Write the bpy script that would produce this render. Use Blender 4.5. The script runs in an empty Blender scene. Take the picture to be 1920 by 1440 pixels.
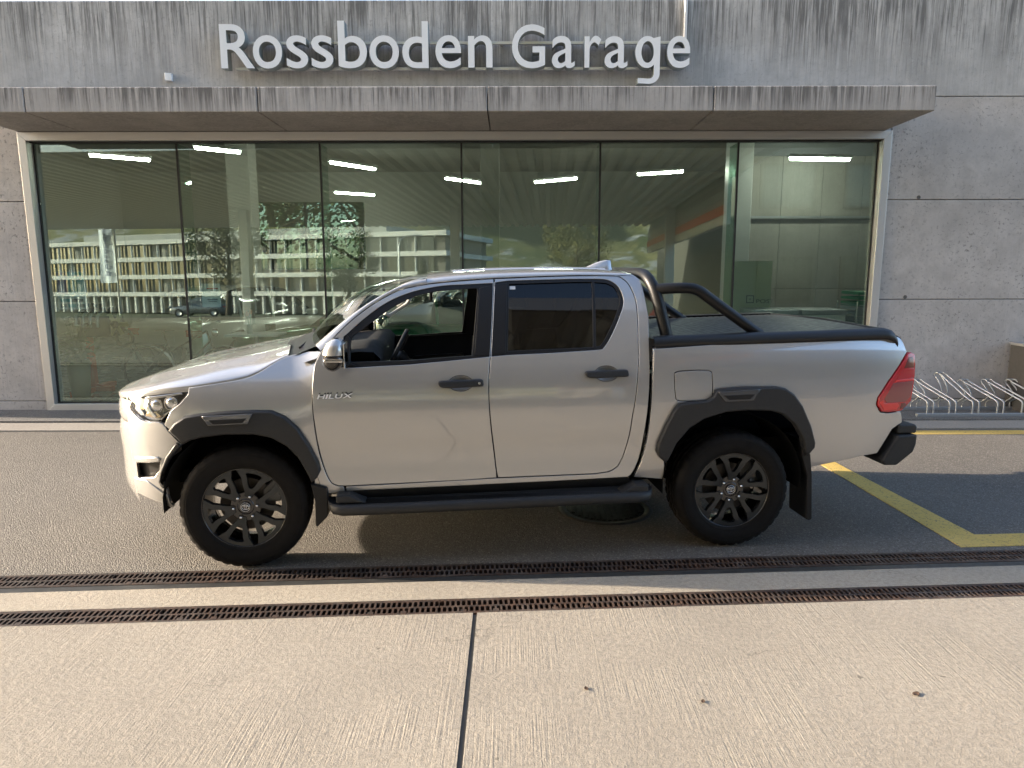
import bpy, bmesh, math, random
from mathutils import Vector, Matrix
from mathutils.geometry import delaunay_2d_cdt

# ------------------------------------------------------------------ scene, camera, light
scene = bpy.context.scene
COL = scene.collection
R_ = math.radians
CAM_H = 1.8366
cam_d = bpy.data.cameras.new('camera')
cam_d.sensor_width = 36.0
cam_d.lens = 1331.9 / 1920 * 36
cam_d.clip_start = 0.05
cam_d.clip_end = 3000
cam = bpy.data.objects.new('camera', cam_d)
COL.objects.link(cam)
cam.location = (0, 0, CAM_H)
cam.rotation_euler = (Matrix.Rotation(-0.00175, 4, 'Z') @ Matrix.Rotation(math.pi / 2 - 0.16457, 4, 'X')
                      @ Matrix.Rotation(-0.00232, 4, 'Z')).to_euler()
scene.camera = cam

SUN_EL = R_(13.5)
SUN_AZ = 4.65            # the light travels to +X and slightly towards the camera (-Y)
world = bpy.data.worlds.new('World')
scene.world = world
world.use_nodes = True
wn = world.node_tree.nodes
sky = wn.new('ShaderNodeTexSky')
sky.sky_type = 'NISHITA'
sky.sun_disc = False
sky.sun_elevation = SUN_EL
sun_from = Vector((-math.cos(R_(SUN_AZ)), math.sin(R_(SUN_AZ)), 0))
sky.sun_rotation = math.atan2(sun_from.x, sun_from.y)
sky.altitude = 600
sky.air_density = 0.8
sky.dust_density = 3.2
sky.ozone_density = 0.8
bg = wn['Background']
bg.inputs['Strength'].default_value = 0.15
world.node_tree.links.new(sky.outputs['Color'], bg.inputs['Color'])

sun_d = bpy.data.lights.new('sun', 'SUN')
sun_d.energy = 3.6
sun_d.angle = R_(0.5)
sun_d.color = (1.0, 0.84, 0.66)
sun = bpy.data.objects.new('sun', sun_d)
COL.objects.link(sun)
sd = Vector((math.cos(R_(SUN_AZ)) * math.cos(SUN_EL), -math.sin(R_(SUN_AZ)) * math.cos(SUN_EL), -math.sin(SUN_EL)))
sun.rotation_euler = sd.to_track_quat('-Z', 'Y').to_euler()
sun.location = (-20, 4, 12)

scene.view_settings.view_transform = 'Standard'
scene.view_settings.look = 'None'
scene.view_settings.gamma = 1.0
scene.view_settings.use_curve_mapping = False
scene.view_settings.exposure = 2.18
scene.cycles.max_bounces = 10
scene.cycles.transparent_max_bounces = 24
scene.cycles.caustics_reflective = False
scene.cycles.caustics_refractive = False
scene.cycles.sample_clamp_indirect = 6.0

# ------------------------------------------------------------------ helpers
rnd = random.Random(7)


def link(o, parent=None):
    COL.objects.link(o)
    if parent is not None:
        o.parent = parent
    return o


def tag(o, label=None, cat=None, group=None, kind=None):
    if label: o['label'] = label
    if cat: o['category'] = cat
    if group: o['group'] = group
    if kind: o['kind'] = kind
    return o


def thing(name, label, cat, loc=(0, 0, 0), rz=0.0, group=None):
    o = bpy.data.objects.new(name, None)
    o.empty_display_size = 0.2
    COL.objects.link(o)
    o.location = loc
    o.rotation_euler = (0, 0, rz)
    return tag(o, label, cat, group)


class MB:
    """collects boxes, prisms, tubes and lathes into one mesh"""
    def __init__(self):
        self.v, self.f, self.sm = [], [], []

    def add(self, vs, fs, smooth=False, M=None):
        n = len(self.v)
        if M is not None:
            vs = [tuple(M @ Vector(p)) for p in vs]
        self.v += [tuple(p) for p in vs]
        self.f += [tuple(i + n for i in f) for f in fs]
        self.sm += [smooth] * len(fs)
        return self

    def box(self, x0, x1, y0, y1, z0, z1, M=None):
        vs = [(x0, y0, z0), (x1, y0, z0), (x1, y1, z0), (x0, y1, z0), (x0, y0, z1), (x1, y0, z1), (x1, y1, z1), (x0, y1, z1)]
        return self.add(vs, [(0, 3, 2, 1), (4, 5, 6, 7), (0, 1, 5, 4), (1, 2, 6, 5), (2, 3, 7, 6), (3, 0, 4, 7)], False, M)

    def prism(self, poly, a, b, axis='y', M=None, smooth=False):
        """poly in the two other axes, extruded from a to b along axis"""
        n = len(poly)
        def P(p, t):
            if axis == 'y': return (p[0], t, p[1])
            if axis == 'x': return (t, p[0], p[1])
            return (p[0], p[1], t)
        vs = [P(p, a) for p in poly] + [P(p, b) for p in poly]
        area = sum(poly[i][0] * poly[(i + 1) % n][1] - poly[(i + 1) % n][0] * poly[i][1] for i in range(n))
        flip = (area < 0)
        if axis == 'y': flip = not flip
        fs = [tuple(range(n - 1, -1, -1)), tuple(range(n, 2 * n))]
        sd_ = [(i, (i + 1) % n, n + (i + 1) % n, n + i) for i in range(n)]
        if flip:
            fs = [tuple(reversed(f)) for f in fs]
            sd_ = [tuple(reversed(f)) for f in sd_]
        if a > b:
            fs = [tuple(reversed(f)) for f in fs]
            sd_ = [tuple(reversed(f)) for f in sd_]
        k = len(self.v)
        self.add(vs, fs + sd_, False, M)
        if smooth:
            for i in range(len(sd_)): self.sm[-1 - i] = True
        return self

    def tube(self, path, r, seg=10, cap=True, closed=False, M=None):
        pts = [Vector(p) for p in path]
        n = len(pts)
        rr = r if isinstance(r, (list, tuple)) else [r] * n
        T = []
        for i in range(n):
            if closed: t = pts[(i + 1) % n] - pts[i - 1]
            elif i == 0: t = pts[1] - pts[0]
            elif i == n - 1: t = pts[-1] - pts[-2]
            else: t = (pts[i + 1] - pts[i]).normalized() + (pts[i] - pts[i - 1]).normalized()
            T.append(t.normalized())
        a = Vector((0, 0, 1)) if abs(T[0].z) < .9 else Vector((1, 0, 0))
        u = T[0].cross(a).normalized()
        vs = []
        for i in range(n):
            u = (u - T[i] * u.dot(T[i])).normalized()
            w = T[i].cross(u)
            for k in range(seg):
                an = 2 * math.pi * k / seg
                vs.append(tuple(pts[i] + (u * math.cos(an) + w * math.sin(an)) * rr[i]))
        fs = []
        for i in range(n if closed else n - 1):
            j = (i + 1) % n
            for k in range(seg):
                l = (k + 1) % seg
                fs.append((i * seg + k, i * seg + l, j * seg + l, j * seg + k))
        self.add(vs, fs, True, M)
        if cap and not closed:
            self.add([vs[k] for k in range(seg)], [tuple(range(seg - 1, -1, -1))], False, M)
            self.add([vs[(n - 1) * seg + k] for k in range(seg)], [tuple(range(seg))], False, M)
        return self

    def lathe(self, prof, seg=48, M=None, mod=None, smooth=True):
        """prof: list of (r, y); turned about the Y axis"""
        vs, fs = [], []
        m = len(prof)
        for k in range(seg):
            an = 2 * math.pi * k / seg
            for i, (r, y) in enumerate(prof):
                rr = r + (mod(i, k) if mod else 0)
                vs.append((rr * math.cos(an), y, rr * math.sin(an)))
        for k in range(seg):
            l = (k + 1) % seg
            for i in range(m - 1):
                fs.append((k * m + i, k * m + i + 1, l * m + i + 1, l * m + i))
        return self.add(vs, fs, smooth, M)

    def grid(self, rows, smooth=True, flip=False, M=None):
        """rows: list of rows of points"""
        n, m = len(rows), len(rows[0])
        vs = [p for r in rows for p in r]
        fs = []
        for i in range(n - 1):
            for j in range(m - 1):
                q = (i * m + j, i * m + j + 1, (i + 1) * m + j + 1, (i + 1) * m + j)
                fs.append(tuple(reversed(q)) if flip else q)
        return self.add(vs, fs, smooth, M)

    def mesh(self, name):
        me = bpy.data.meshes.new(name)
        me.from_pydata(self.v, [], self.f)
        me.polygons.foreach_set('use_smooth', self.sm)
        me.update()
        return me

    def build(self, name, mat, parent=None, bevel=0, seg=2):
        o = bpy.data.objects.new(name, self.mesh(name))
        if mat: o.data.materials.append(mat)
        link(o, parent)
        if bevel:
            md = o.modifiers.new('bevel', 'BEVEL')
            md.width = bevel
            md.segments = seg
            md.limit_method = 'ANGLE'
            md.angle_limit = R_(40)
            md.harden_normals = False
        return o


def copy_tree(o, parent=None):
    c = o.copy()
    COL.objects.link(c)
    c.parent = parent
    for ch in o.children:
        copy_tree(ch, c)
    return c


# ------------------------------------------------------------------ materials
class NT:
    def __init__(self, name):
        self.m = bpy.data.materials.new(name)
        self.m.use_nodes = True
        self.t = self.m.node_tree
        self.b = self.t.nodes['Principled BSDF']

    def n(self, typ, **kw):
        nd = self.t.nodes.new('ShaderNode' + typ)
        for k, v in kw.items():
            if k.startswith('_'): nd.inputs[k[1:].replace('_', ' ')].default_value = v
            else: setattr(nd, k, v)
        return nd

    def l(self, a, b):
        self.t.links.new(a, b)

    def set(self, **kw):
        for k, v in kw.items():
            self.b.inputs[k.replace('_', ' ')].default_value = v
        return self

    def pos(self, scale=(1, 1, 1), obj=False):
        if obj: src = self.n('TexCoord').outputs['Object']
        else: src = self.n('NewGeometry').outputs['Position']
        mp = self.n('Mapping')
        mp.inputs['Scale'].default_value = scale
        self.l(src, mp.inputs['Vector'])
        return mp.outputs['Vector']

    def noise(self, vec, scale, detail=4, rough=.55, dist=0):
        nd = self.n('TexNoise')
        nd.inputs['Scale'].default_value = scale
        nd.inputs['Detail'].default_value = detail
        nd.inputs['Roughness'].default_value = rough
        nd.inputs['Distortion'].default_value = dist
        self.l(vec, nd.inputs['Vector'])
        return nd.outputs['Fac']

    def ramp(self, fac, stops):
        nd = self.n('ValToRGB')
        el = nd.color_ramp.elements
        while len(el) < len(stops): el.new(.5)
        for e, (p, c) in zip(el, stops):
            e.position = p
            e.color = (c, c, c, 1) if isinstance(c, (int, float)) else (*c, 1)
        self.l(fac, nd.inputs['Fac'])
        return nd.outputs['Color']

    def mix(self, fac, a, b, mode='MIX'):
        nd = self.n('Mix', data_type='RGBA', blend_type=mode)
        for s, i in ((fac, 0), (a, 6), (b, 7)):
            if isinstance(s, (int, float)): nd.inputs[i].default_value = s
            elif isinstance(s, tuple): nd.inputs[i].default_value = (*s, 1)
            else: self.l(s, nd.inputs[i])
        return nd.outputs[2]

    def math(self, op, a, b=0.0):
        nd = self.n('Math', operation=op)
        for s, i in ((a, 0), (b, 1)):
            if isinstance(s, (int, float)): nd.inputs[i].default_value = s
            else: self.l(s, nd.inputs[i])
        return nd.outputs[0]

    def bump(self, h, strength=.3, dist=.01):
        nd = self.n('Bump')
        nd.inputs['Strength'].default_value = strength
        nd.inputs['Distance'].default_value = dist
        self.l(h, nd.inputs['Height'])
        self.l(nd.outputs['Normal'], self.b.inputs['Normal'])

    def color(self, c):
        self.l(c, self.b.inputs['Base Color'])


def plain(name, col, rough=.5, metal=0.0, coat=0.0, var=.0, emit=None, scale=9):
    m = NT(name)
    m.set(Base_Color=(*col, 1), Roughness=rough, Metallic=metal)
    if coat: m.set(Coat_Weight=coat, Coat_Roughness=.04)
    if emit:
        m.b.inputs['Emission Color'].default_value = (*emit[0], 1)
        m.b.inputs['Emission Strength'].default_value = emit[1]
    if var:
        v = m.pos(obj=True)
        f = m.noise(v, scale, 5)
        m.color(m.mix(f, tuple(c * (1 - var) for c in col), tuple(min(1, c * (1 + var)) for c in col)))
        m.l(m.ramp(m.noise(v, scale * 2.3, 3), [(.3, max(0, rough - .08)), (.7, min(1, rough + .08))]), m.b.inputs['Roughness'])
    return m.m


def glass(name, tint, ior=1.5, rough=0.0, wav=0.0, refl=(1, 1, 1)):
    m = NT(name)
    t = m.t
    t.nodes.remove(m.b)
    fr = m.n('Fresnel')
    bf = m.n('NewGeometry')          # a thin sheet reflects the same from either face
    io = m.n('MapRange')
    io.inputs['To Min'].default_value = ior
    io.inputs['To Max'].default_value = 1 / ior
    m.l(bf.outputs['Backfacing'], io.inputs['Value'])
    m.l(io.outputs[0], fr.inputs['IOR'])
    tr = m.n('BsdfTransparent')
    tr.inputs['Color'].default_value = (*tint, 1)
    gl = m.n('BsdfGlossy')
    gl.inputs['Roughness'].default_value = rough
    gl.inputs['Color'].default_value = (*refl, 1)
    mx = m.n('MixShader')
    m.l(fr.outputs[0], mx.inputs[0])
    m.l(tr.outputs[0], mx.inputs[1])
    m.l(gl.outputs[0], mx.inputs[2])
    m.l(mx.outputs[0], t.nodes['Material Output'].inputs[0])
    if wav:
        b = m.n('Bump')
        b.inputs['Strength'].default_value = wav
        b.inputs['Distance'].default_value = .002
        m.l(m.noise(m.pos((1, 1, 1)), 1.1, 1), b.inputs['Height'])
        m.l(b.outputs['Normal'], gl.inputs['Normal'])
    return m.m


def concrete(name, base, streak=.0, pores=.5, top=None, rng=1.0, blotch=.5, seed=0.0):
    """shuttered concrete: blotches, fine vertical shutter lines, pores and water streaks running down"""
    m = NT(name)
    v = m.pos((1, 1, 1))
    big = m.noise(v, .9, 5, .6, .3)
    mid = m.noise(v, 5.5, 6, .65)
    c = m.mix(m.ramp(big, [(.3, 0.), (.72, 1.)]), tuple(b * (1 - .22 * blotch) for b in base), tuple(b * (1 + .18 * blotch) for b in base))
    c = m.mix(m.math('MULTIPLY', m.ramp(mid, [(.38, 1.), (.58, 0.)]), .45 * blotch), c, tuple(b * .62 for b in base))
    if streak:
        s1 = m.noise(m.pos((16, 16, .55)), 1.0, 5, .7)
        s2 = m.noise(m.pos((46, 46, 1.6)), 1.0, 4, .7)
        s3 = m.noise(m.pos((2.3, 2.3, .7)), 1.0, 4)
        sm = m.math('MULTIPLY', m.ramp(s1, [(.42, 0.), (.58, 1.)]), m.ramp(s3, [(.36, .04), (.60, 1.)]))
        sm = m.math('ADD', sm, m.math('MULTIPLY', m.ramp(s2, [(.5, 0.), (.66, 1.)]), .7))
        if top is not None:       # run-off stains are strongest under the edge the water drips from
            sp = m.n('SeparateXYZ')
            m.l(m.n('NewGeometry').outputs['Position'], sp.inputs[0])
            d = m.math('DIVIDE', m.math('SUBTRACT', top, sp.outputs['Z']), rng)
            wig = m.math('ADD', d, m.math('MULTIPLY', m.math('SUBTRACT', s1, .5), 1.3))
            fade = m.ramp(wig, [(0., 1.), (1., .14)])
            sm = m.math('MULTIPLY', sm, fade)
        c = m.mix(m.math('MINIMUM', m.math('MULTIPLY', sm, streak), .92), c, tuple(b * .17 for b in base))
        pale = m.noise(m.pos((22, 22, .8)), 1.0, 3)
        c = m.mix(m.math('MULTIPLY', m.ramp(pale, [(.62, 0.), (.8, 1.)]), .35), c, tuple(min(1, b * 1.35) for b in base))
    if pores:
        pn = m.noise(m.pos((1, 1, 1)), 25, 4, .75, .5)
        pm = m.math('MULTIPLY', m.ramp(pn, [(.56, 0.), (.63, 1.)]), m.ramp(m.noise(v, 2.2, 3), [(.32, .15), (.62, 1.)]))
        c = m.mix(m.math('MULTIPLY', pm, .75 * pores), c, tuple(b * .33 for b in base))
    fine = m.noise(v, 160, 3, .6)
    c = m.mix(m.math('MULTIPLY', fine, .38), c, tuple(b * .6 for b in base))
    rv = m.n('ObjectInfo')
    c = m.mix(m.ramp(rv.outputs['Random'], [(0., 0.), (1., .16)]), c, tuple(b * .55 for b in base))
    m.color(c)
    m.set(Roughness=.86)
    m.b.inputs['Specular IOR Level'].default_value = .35
    h = m.math('ADD', m.math('MULTIPLY', mid, .6), m.math('MULTIPLY', m.noise(m.pos((26, 26, .3)), 1.0, 3), .7))
    h = m.math('ADD', h, m.math('MULTIPLY', fine, .25))
    m.bump(h, .5, .010)
    return m.m
# ------------------------------------------------------------------ ground
SL = 0.0555                       # the drains and the pickup stand slightly askew to the shop front
def line_y(y0, x): return y0 + SL * x


def asphalt_mat(name, base, worn=.5):
    m = NT(name)
    v = m.pos()
    big = m.noise(v, .55, 4, .6)
    c = m.mix(m.ramp(big, [(.3, 0.), (.7, 1.)]), tuple(b * .84 for b in base), tuple(b * 1.14 for b in base))
    vor = m.n('TexVoronoi', feature='F1')
    vor.inputs['Scale'].default_value = 118
    m.l(v, vor.inputs['Vector'])
    stone = m.n('SeparateColor')
    m.l(vor.outputs['Color'], stone.inputs[0])
    c = m.mix(m.ramp(stone.outputs[0], [(.0, .65), (.45, 0.), (.8, 0.)]), c, tuple(b * .42 for b in base))
    c = m.mix(m.math('MULTIPLY', m.ramp(stone.outputs[1], [(.80, 0.), (.97, 1.)]), .65), c, tuple(min(1, b * 2.3) for b in base))
    c = m.mix(m.math('MULTIPLY', m.noise(v, 260, 2), .35), c, tuple(b * .5 for b in base))
    st = m.noise(m.pos((1.1, 2.2, 1)), 1.6, 5, .7, 1.0)
    c = m.mix(m.math('MULTIPLY', m.ramp(st, [(.57, 0.), (.68, 1.)]), .38 * worn), c, tuple(b * .5 for b in base))
    spot = m.noise(v, 5.5, 2, .5)
    c = m.mix(m.math('MULTIPLY', m.ramp(spot, [(.735, 0.), (.77, 1.)]), .7 * worn), c, tuple(b * .28 for b in base))
    m.color(c)
    m.set(Roughness=.82)
    m.b.inputs['Specular IOR Level'].default_value = .4
    h = m.math('ADD', m.math('MULTIPLY', vor.outputs['Distance'], -1.2), m.math('MULTIPLY', m.noise(v, 180, 3), .7))
    m.bump(h, .8, .009)
    return m.m


def slab_mat(name, base, brush=1.0):
    """broomed in-situ concrete"""
    m = NT(name)
    v = m.pos()
    big = m.noise(v, .8, 5, .6, .4)
    c = m.mix(m.ramp(big, [(.32, 0.), (.68, 1.)]), tuple(b * .86 for b in base), tuple(b * 1.10 for b in base))
    mott = m.noise(v, 38, 5, .65)
    c = m.mix(m.math('MULTIPLY', m.ramp(mott, [(.40, 1.), (.58, 0.)]), .48), c, tuple(b * .62 for b in base))
    rot = m.n('Mapping')
    rot.inputs['Rotation'].default_value = (0, 0, R_(-2))
    rot.inputs['Scale'].default_value = (118, 1.7, 1)
    m.l(m.n('NewGeometry').outputs['Position'], rot.inputs['Vector'])
    br = m.noise(rot.outputs[0], 1.0, 3, .6, .25)
    patch = m.ramp(m.noise(v, 1.5, 4), [(.42, .06), (.60, 1.)])
    bm_ = m.math('MULTIPLY', m.ramp(br, [(.55, 0.), (.70, 1.)]), patch)
    c = m.mix(m.math('MULTIPLY', bm_, .42 * brush), c, tuple(b * .48 for b in base))
    grit = m.noise(v, 150, 3, .7)
    c = m.mix(m.math('MULTIPLY', m.ramp(grit, [(.36, 1.), (.52, 0.)]), .55), c, tuple(b * .5 for b in base))
    sp = m.noise(v, 13, 2, .5)
    c = m.mix(m.math('MULTIPLY', m.ramp(sp, [(.745, 0.), (.765, 1.)]), .65), c, tuple(b * .25 for b in base))
    # hairline cracks
    vo = m.n('TexVoronoi', feature='DISTANCE_TO_EDGE')
    vo.inputs['Scale'].default_value = .75
    wv = m.n('VectorMath', operation='ADD')
    nz = m.n('TexNoise'); nz.inputs['Scale'].default_value = 3.0; nz.inputs['Detail'].default_value = 5
    m.l(v, nz.inputs['Vector'])
    m.l(v, wv.inputs[0]); m.l(nz.outputs['Color'], wv.inputs[1]); m.l(wv.outputs[0], vo.inputs['Vector'])
    crk = m.math('MULTIPLY', m.ramp(vo.outputs['Distance'], [(.0, 1.), (.006, 0.)]), m.ramp(m.noise(v, 1.1, 2), [(.52, 0.), (.6, 1.)]))
    c = m.mix(m.math('MULTIPLY', crk, .6), c, tuple(b * .3 for b in base))
    m.color(c)
    m.set(Roughness=.9)
    m.b.inputs['Specular IOR Level'].default_value = .3
    h = m.math('ADD', m.math('MULTIPLY', mott, .8), m.math('MULTIPLY', m.math('MULTIPLY', br, patch), .75 * brush))
    h = m.math('ADD', h, m.math('MULTIPLY', grit, .5))
    m.bump(h, .65, .009)
    return m.m


M_ASPH = asphalt_mat('asphalt', (.160, .148, .131))
M_ASPH2 = asphalt_mat('street_asphalt', (.09, .088, .085), .2)
M_SLAB = slab_mat('broomed_concrete', (.365, .330, .275))
M_STRIP = slab_mat('smooth_concrete', (.41, .368, .30), .15)
M_PAVE = asphalt_mat('pavement_asphalt', (.17, .166, .160), .8)
M_GUT = slab_mat('gutter_concrete', (.36, .33, .29), .1)
M_JOINT = plain('joint_sealant', (.075, .073, .066), .85, var=.3)
M_DARK = plain('dark_void', (.012, .012, .012), .9)

# open country around and below everything: one sheet that falls away behind the camera
def terr(x, y):
    z = -.32
    if y < -22:
        z -= min(2.6, (-22 - y) * .04)
    return z
xs = [-1500, -700, -350, -180, -100, -60, -30, 0, 30, 60, 100, 180, 350, 700, 1500]
ys = [-1500, -900, -600, -400, -250, -160, -100, -87, -70, -50, -35, -22, 0, 30, 60, 120, 300, 700, 1500]
b = MB()
b.grid([[(x, y, terr(x, y)) for x in xs] for y in ys], True)
tag(b.build('ground', plain('far_ground', (.085, .095, .05), .95, var=.3, scale=.05)), kind='structure')

def sheet(name, poly, mat, top=0.0, th=.2, parent=None):
    o = MB().prism(poly, top - th, top, 'z').build(name, mat, parent)
    if parent is None: tag(o, kind='structure')
    return o
XA, XB = -45, 45
G1F, G1N, STN, G2F, G2N = 4.215, 4.048, 3.975, 3.745, 3.575
sheet('asphalt_yard', [(XA, line_y(G1F, XA) if False else line_y(G1F, XA)), (XB, line_y(G1F, XB)), (XB, 7.83), (XA, 7.83)], M_ASPH)
sheet('gutter', [(XA, 7.84), (XB, 7.84), (XB, 7.905), (XA, 7.905)], M_JOINT, -.012)
sheet('gutter_strip', [(XA, 7.913), (XB, 7.913), (XB, 8.31), (XA, 8.31)], M_GUT, .0)
sheet('pavement', [(XA, 8.315), (XB, 8.315), (XB, 9.02), (XA, 9.02)], M_PAVE, .022)
sheet('concrete_strip', [(XA, line_y(G2F, XA)), (XB, line_y(G2F, XB)), (XB, line_y(STN, XB)), (XA, line_y(STN, XA))], M_STRIP, .0)
fore = thing('forecourt', None, None)
tag(fore, kind='structure')
jx = [-45, -22.2, -16.7, -11.2, -5.7, -.195, 5.3, 10.8, 16.3, 22, 45]
for i in range(len(jx) - 1):
    a, c = jx[i] + .011, jx[i + 1] - .011
    sheet('concrete_slab', [(a, -21), (c, -21), (c, line_y(G2N, c)), (a, line_y(G2N, a))], M_SLAB, 0, .2, fore)
for x in jx[1:-1]:
    sheet('joint', [(x - .0125, -21), (x + .0125, -21), (x + .0125, line_y(G2N, x) - .012), (x - .0125, line_y(G2N, x) - .012)], M_JOINT, -.006, .15, fore)
b = MB()
ysr = [-21.0, -22, -35, -50, -70, -87]
b.grid([[(x, y, 0.0 if y >= -22 else terr(x, y) + .32) for x in (-140, -60, 0, 60, 140)] for y in reversed(ysr)], True)
tag(b.build('street', M_ASPH2), kind='structure')

# drains with cast iron gratings
m = NT('rusty_cast_iron')
v = m.pos()
f = m.noise(v, 24, 5, .7)
c = m.mix(m.ramp(f, [(.38, 0.), (.65, 1.)]), (.040, .033, .030), (.125, .070, .046))
c = m.mix(m.math('MULTIPLY', m.ramp(m.noise(v, 6, 4), [(.5, 0.), (.7, 1.)]), .6), c, (.16, .14, .125))
oi = m.n('ObjectInfo')
c = m.mix(m.ramp(oi.outputs['Random'], [(0., 0.), (1., .55)]), c, (.035, .031, .029))
m.color(c); m.set(Roughness=.62, Metallic=.35)
m.bump(m.noise(v, 130, 3), .4, .003)
M_RUST = m.m
M_STEEL = plain('dark_steel_edge', (.075, .075, .072), .5, .5, var=.4)
DR = math.atan(SL)

def drain(label, near, far, edge):
    t = thing('drain_channel', label, 'drain', (0, near, 0), DR, 'drain channels')
    w = (far - near) * math.cos(DR)
    L = .5
    g = MB()
    e = .0015
    g.box(e, L - e, 0, .020, -.030, -.001)
    g.box(e, L - e, w - .020, w, -.030, -.001)
    mid = w / 2
    g.box(e, L - e, mid - .0075, mid + .0075, -.030, -.002)
    n = 17
    p = L / n
    for i in range(n):
        x = p * (i + .5)
        full = i in (4, 10)
        hw = .0052
        g.box(x - hw, x + hw, .02, mid - .0075, -.028, -.0015)
        g.box(x - hw + p / 2, x + hw + p / 2 if i < n - 1 else L - e, mid + .0075, w - .02, -.028, -.0015)
        # thickened nodes that make the slots rounded
        for yy in (.020, mid - .0135):
            g.prism([(x - .0115, yy), (x + .0115, yy), (x + .006, yy + .006), (x - .006, yy + .006)], -.026, -.003, 'z')
        for yy in (mid + .0075, w - .026):
            g.prism([(x + p / 2 - .0115, yy), (x + p / 2 + .0115, yy), (x + p / 2 + .006, yy + .006), (x + p / 2 - .006, yy + .006)], -.026, -.003, 'z')
        if full:
            g.box(x - .016, x + .016, .004, .040, -.02, -.0003)
    me = g.mesh('grate')
    me.materials.append(M_RUST)
    for i in range(-14, 15):
        o = bpy.data.objects.new('grate', me)
        link(o, t)
        o.location = (i * L + .11, 0, 0)
    ch = MB()
    ch.box(-45, 45, -.004, .0, -.2, -.0012)
    ch.box(-45, 45, w, w + .004, -.2, -.0012)
    ch.box(-45, 45, -.004, w + .004, -.22, -.2)
    ch.build('channel_body', M_RUST, t)
    if edge:
        MB().box(-45, 45, -edge, -.0055, -.06, -.004).build('steel_edge', M_STEEL, t)
    return t
drain('long rusty slotted drain channel just in front of the pickup tyres', G1N, G1F - .002, (G1N - STN) * .998 - .002)
drain('long rusty slotted drain channel across the sunlit concrete nearest the camera', G2N + .003, G2F - .004, 0)

# yellow bay marking
m = NT('worn_yellow_paint')
v = m.pos()
c = m.mix(m.ramp(m.noise(v, 3, 4), [(.3, 0.), (.7, 1.)]), (.52, .36, .085), (.62, .44, .12))
vo = m.n('TexVoronoi', feature='DISTANCE_TO_EDGE'); vo.inputs['Scale'].default_value = 4.2
nz = m.n('TexNoise'); nz.inputs['Scale'].default_value = 5; m.l(v, nz.inputs['Vector'])
ad = m.n('VectorMath', operation='ADD'); m.l(v, ad.inputs[0]); m.l(nz.outputs['Color'], ad.inputs[1]); m.l(ad.outputs[0], vo.inputs['Vector'])
crk = m.math('MAXIMUM', m.ramp(vo.outputs['Distance'], [(.0, 1.), (.012, 0.)]), m.ramp(m.noise(v, 42, 5, .75), [(.575, 0.), (.63, 1.)]))
c = m.mix(m.math('MULTIPLY', crk, .85), c, (.09, .085, .075))
m.color(c); m.set(Roughness=.75); m.bump(m.noise(v, 150, 3), .4, .003)
M_YEL = m.m
def mark(name, poly):
    tag(MB().prism(poly, .0005, .004, 'z').build(name, M_YEL), kind='structure')
mark('bay_marking', [(2.845, 7.59), (3.015, 7.59), (3.07, 6.3), (3.195, 4.655), (45, 4.655 + 41.8 * SL), (45, 4.445 + 42 * SL), (2.965, 4.435), (2.895, 6.3)])
mark('bay_marking', [(2.84, 7.60), (45, 7.60), (45, 7.775), (2.84, 7.775)])

# manhole under the pickup
mh = thing('manhole_cover', 'round ribbed iron manhole cover in the asphalt under the pickup', 'manhole', (.72, 5.22, 0))
g = MB()
g.lathe([(.30, 0.0), (.30, .006), (.355, .006), (.36, 0.0)], 40, Matrix.Rotation(R_(90), 4, 'X'))
g.build('ring', M_STEEL, mh)
g = MB()
g.lathe([(.0, .004), (.29, .004), (.295, .0)], 40, Matrix.Rotation(R_(90), 4, 'X'), smooth=False)
for i in range(-6, 7):
    x = i * .042
    hh = math.sqrt(max(0, .275 ** 2 - x * x))
    g.box(x - .012, x + .012, -hh, hh, .004, .010)
g.build('lid', plain('worn_iron', (.03, .028, .026), .6, .3, var=.3), mh)

# ------------------------------------------------------------------ the garage building
YW = 8.998
M_CUP = concrete('concrete_upper_wall', (.60, .59, .575), 1.3, .6, 4.93, .95, blotch=.9)
M_CFA = concrete('concrete_canopy_face', (.56, .53, .50), 1.45, .35, 3.735, .34)
M_CSO = concrete('concrete_lower_wall', (.64, .60, .565), .0, 1.3, blotch=1.0)
M_CIN = concrete('concrete_inside', (.45, .43, .39), .12, .35, blotch=.6)
M_ALU = plain('anodised_aluminium', (.66, .655, .64), .36, .6)
M_BLK = plain('black_rubber', (.012, .012, .013), .6)
gb = thing('garage_building', 'concrete garage building with a wide shop window and a projecting concrete canopy', 'building', (0, YW, 0))
D = .35
def pan(x0, x1, z0, z1, mat, y0=0.0, y1=D, name='concrete_panel', bev=.006):
    return MB().box(x0, x1, y0, y1, z0, z1).build(name, mat, gb, bev, 1)
J = .004
for (xa, xb) in ((-12.0, -5.962), (4.635, 9.0), (9.0, 15.0)):
    zz = [.0, .135, 1.41, 2.632, 3.84]
    for i in range(4):
        pan(xa + J * (xa > 4.7), xb - J * (xb < 10 and xa > 4), zz[i] + (J if i else 0), zz[i + 1] - J, M_CSO)
pan(-12.0, 15.0, 3.84 + J, 4.93, M_CUP)
pan(-5.954, 4.627, 3.445, 3.836, M_CUP)
MB().box(-12.0, 15.0, .03, D + .02, .0, 3.43).add([], [])
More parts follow.
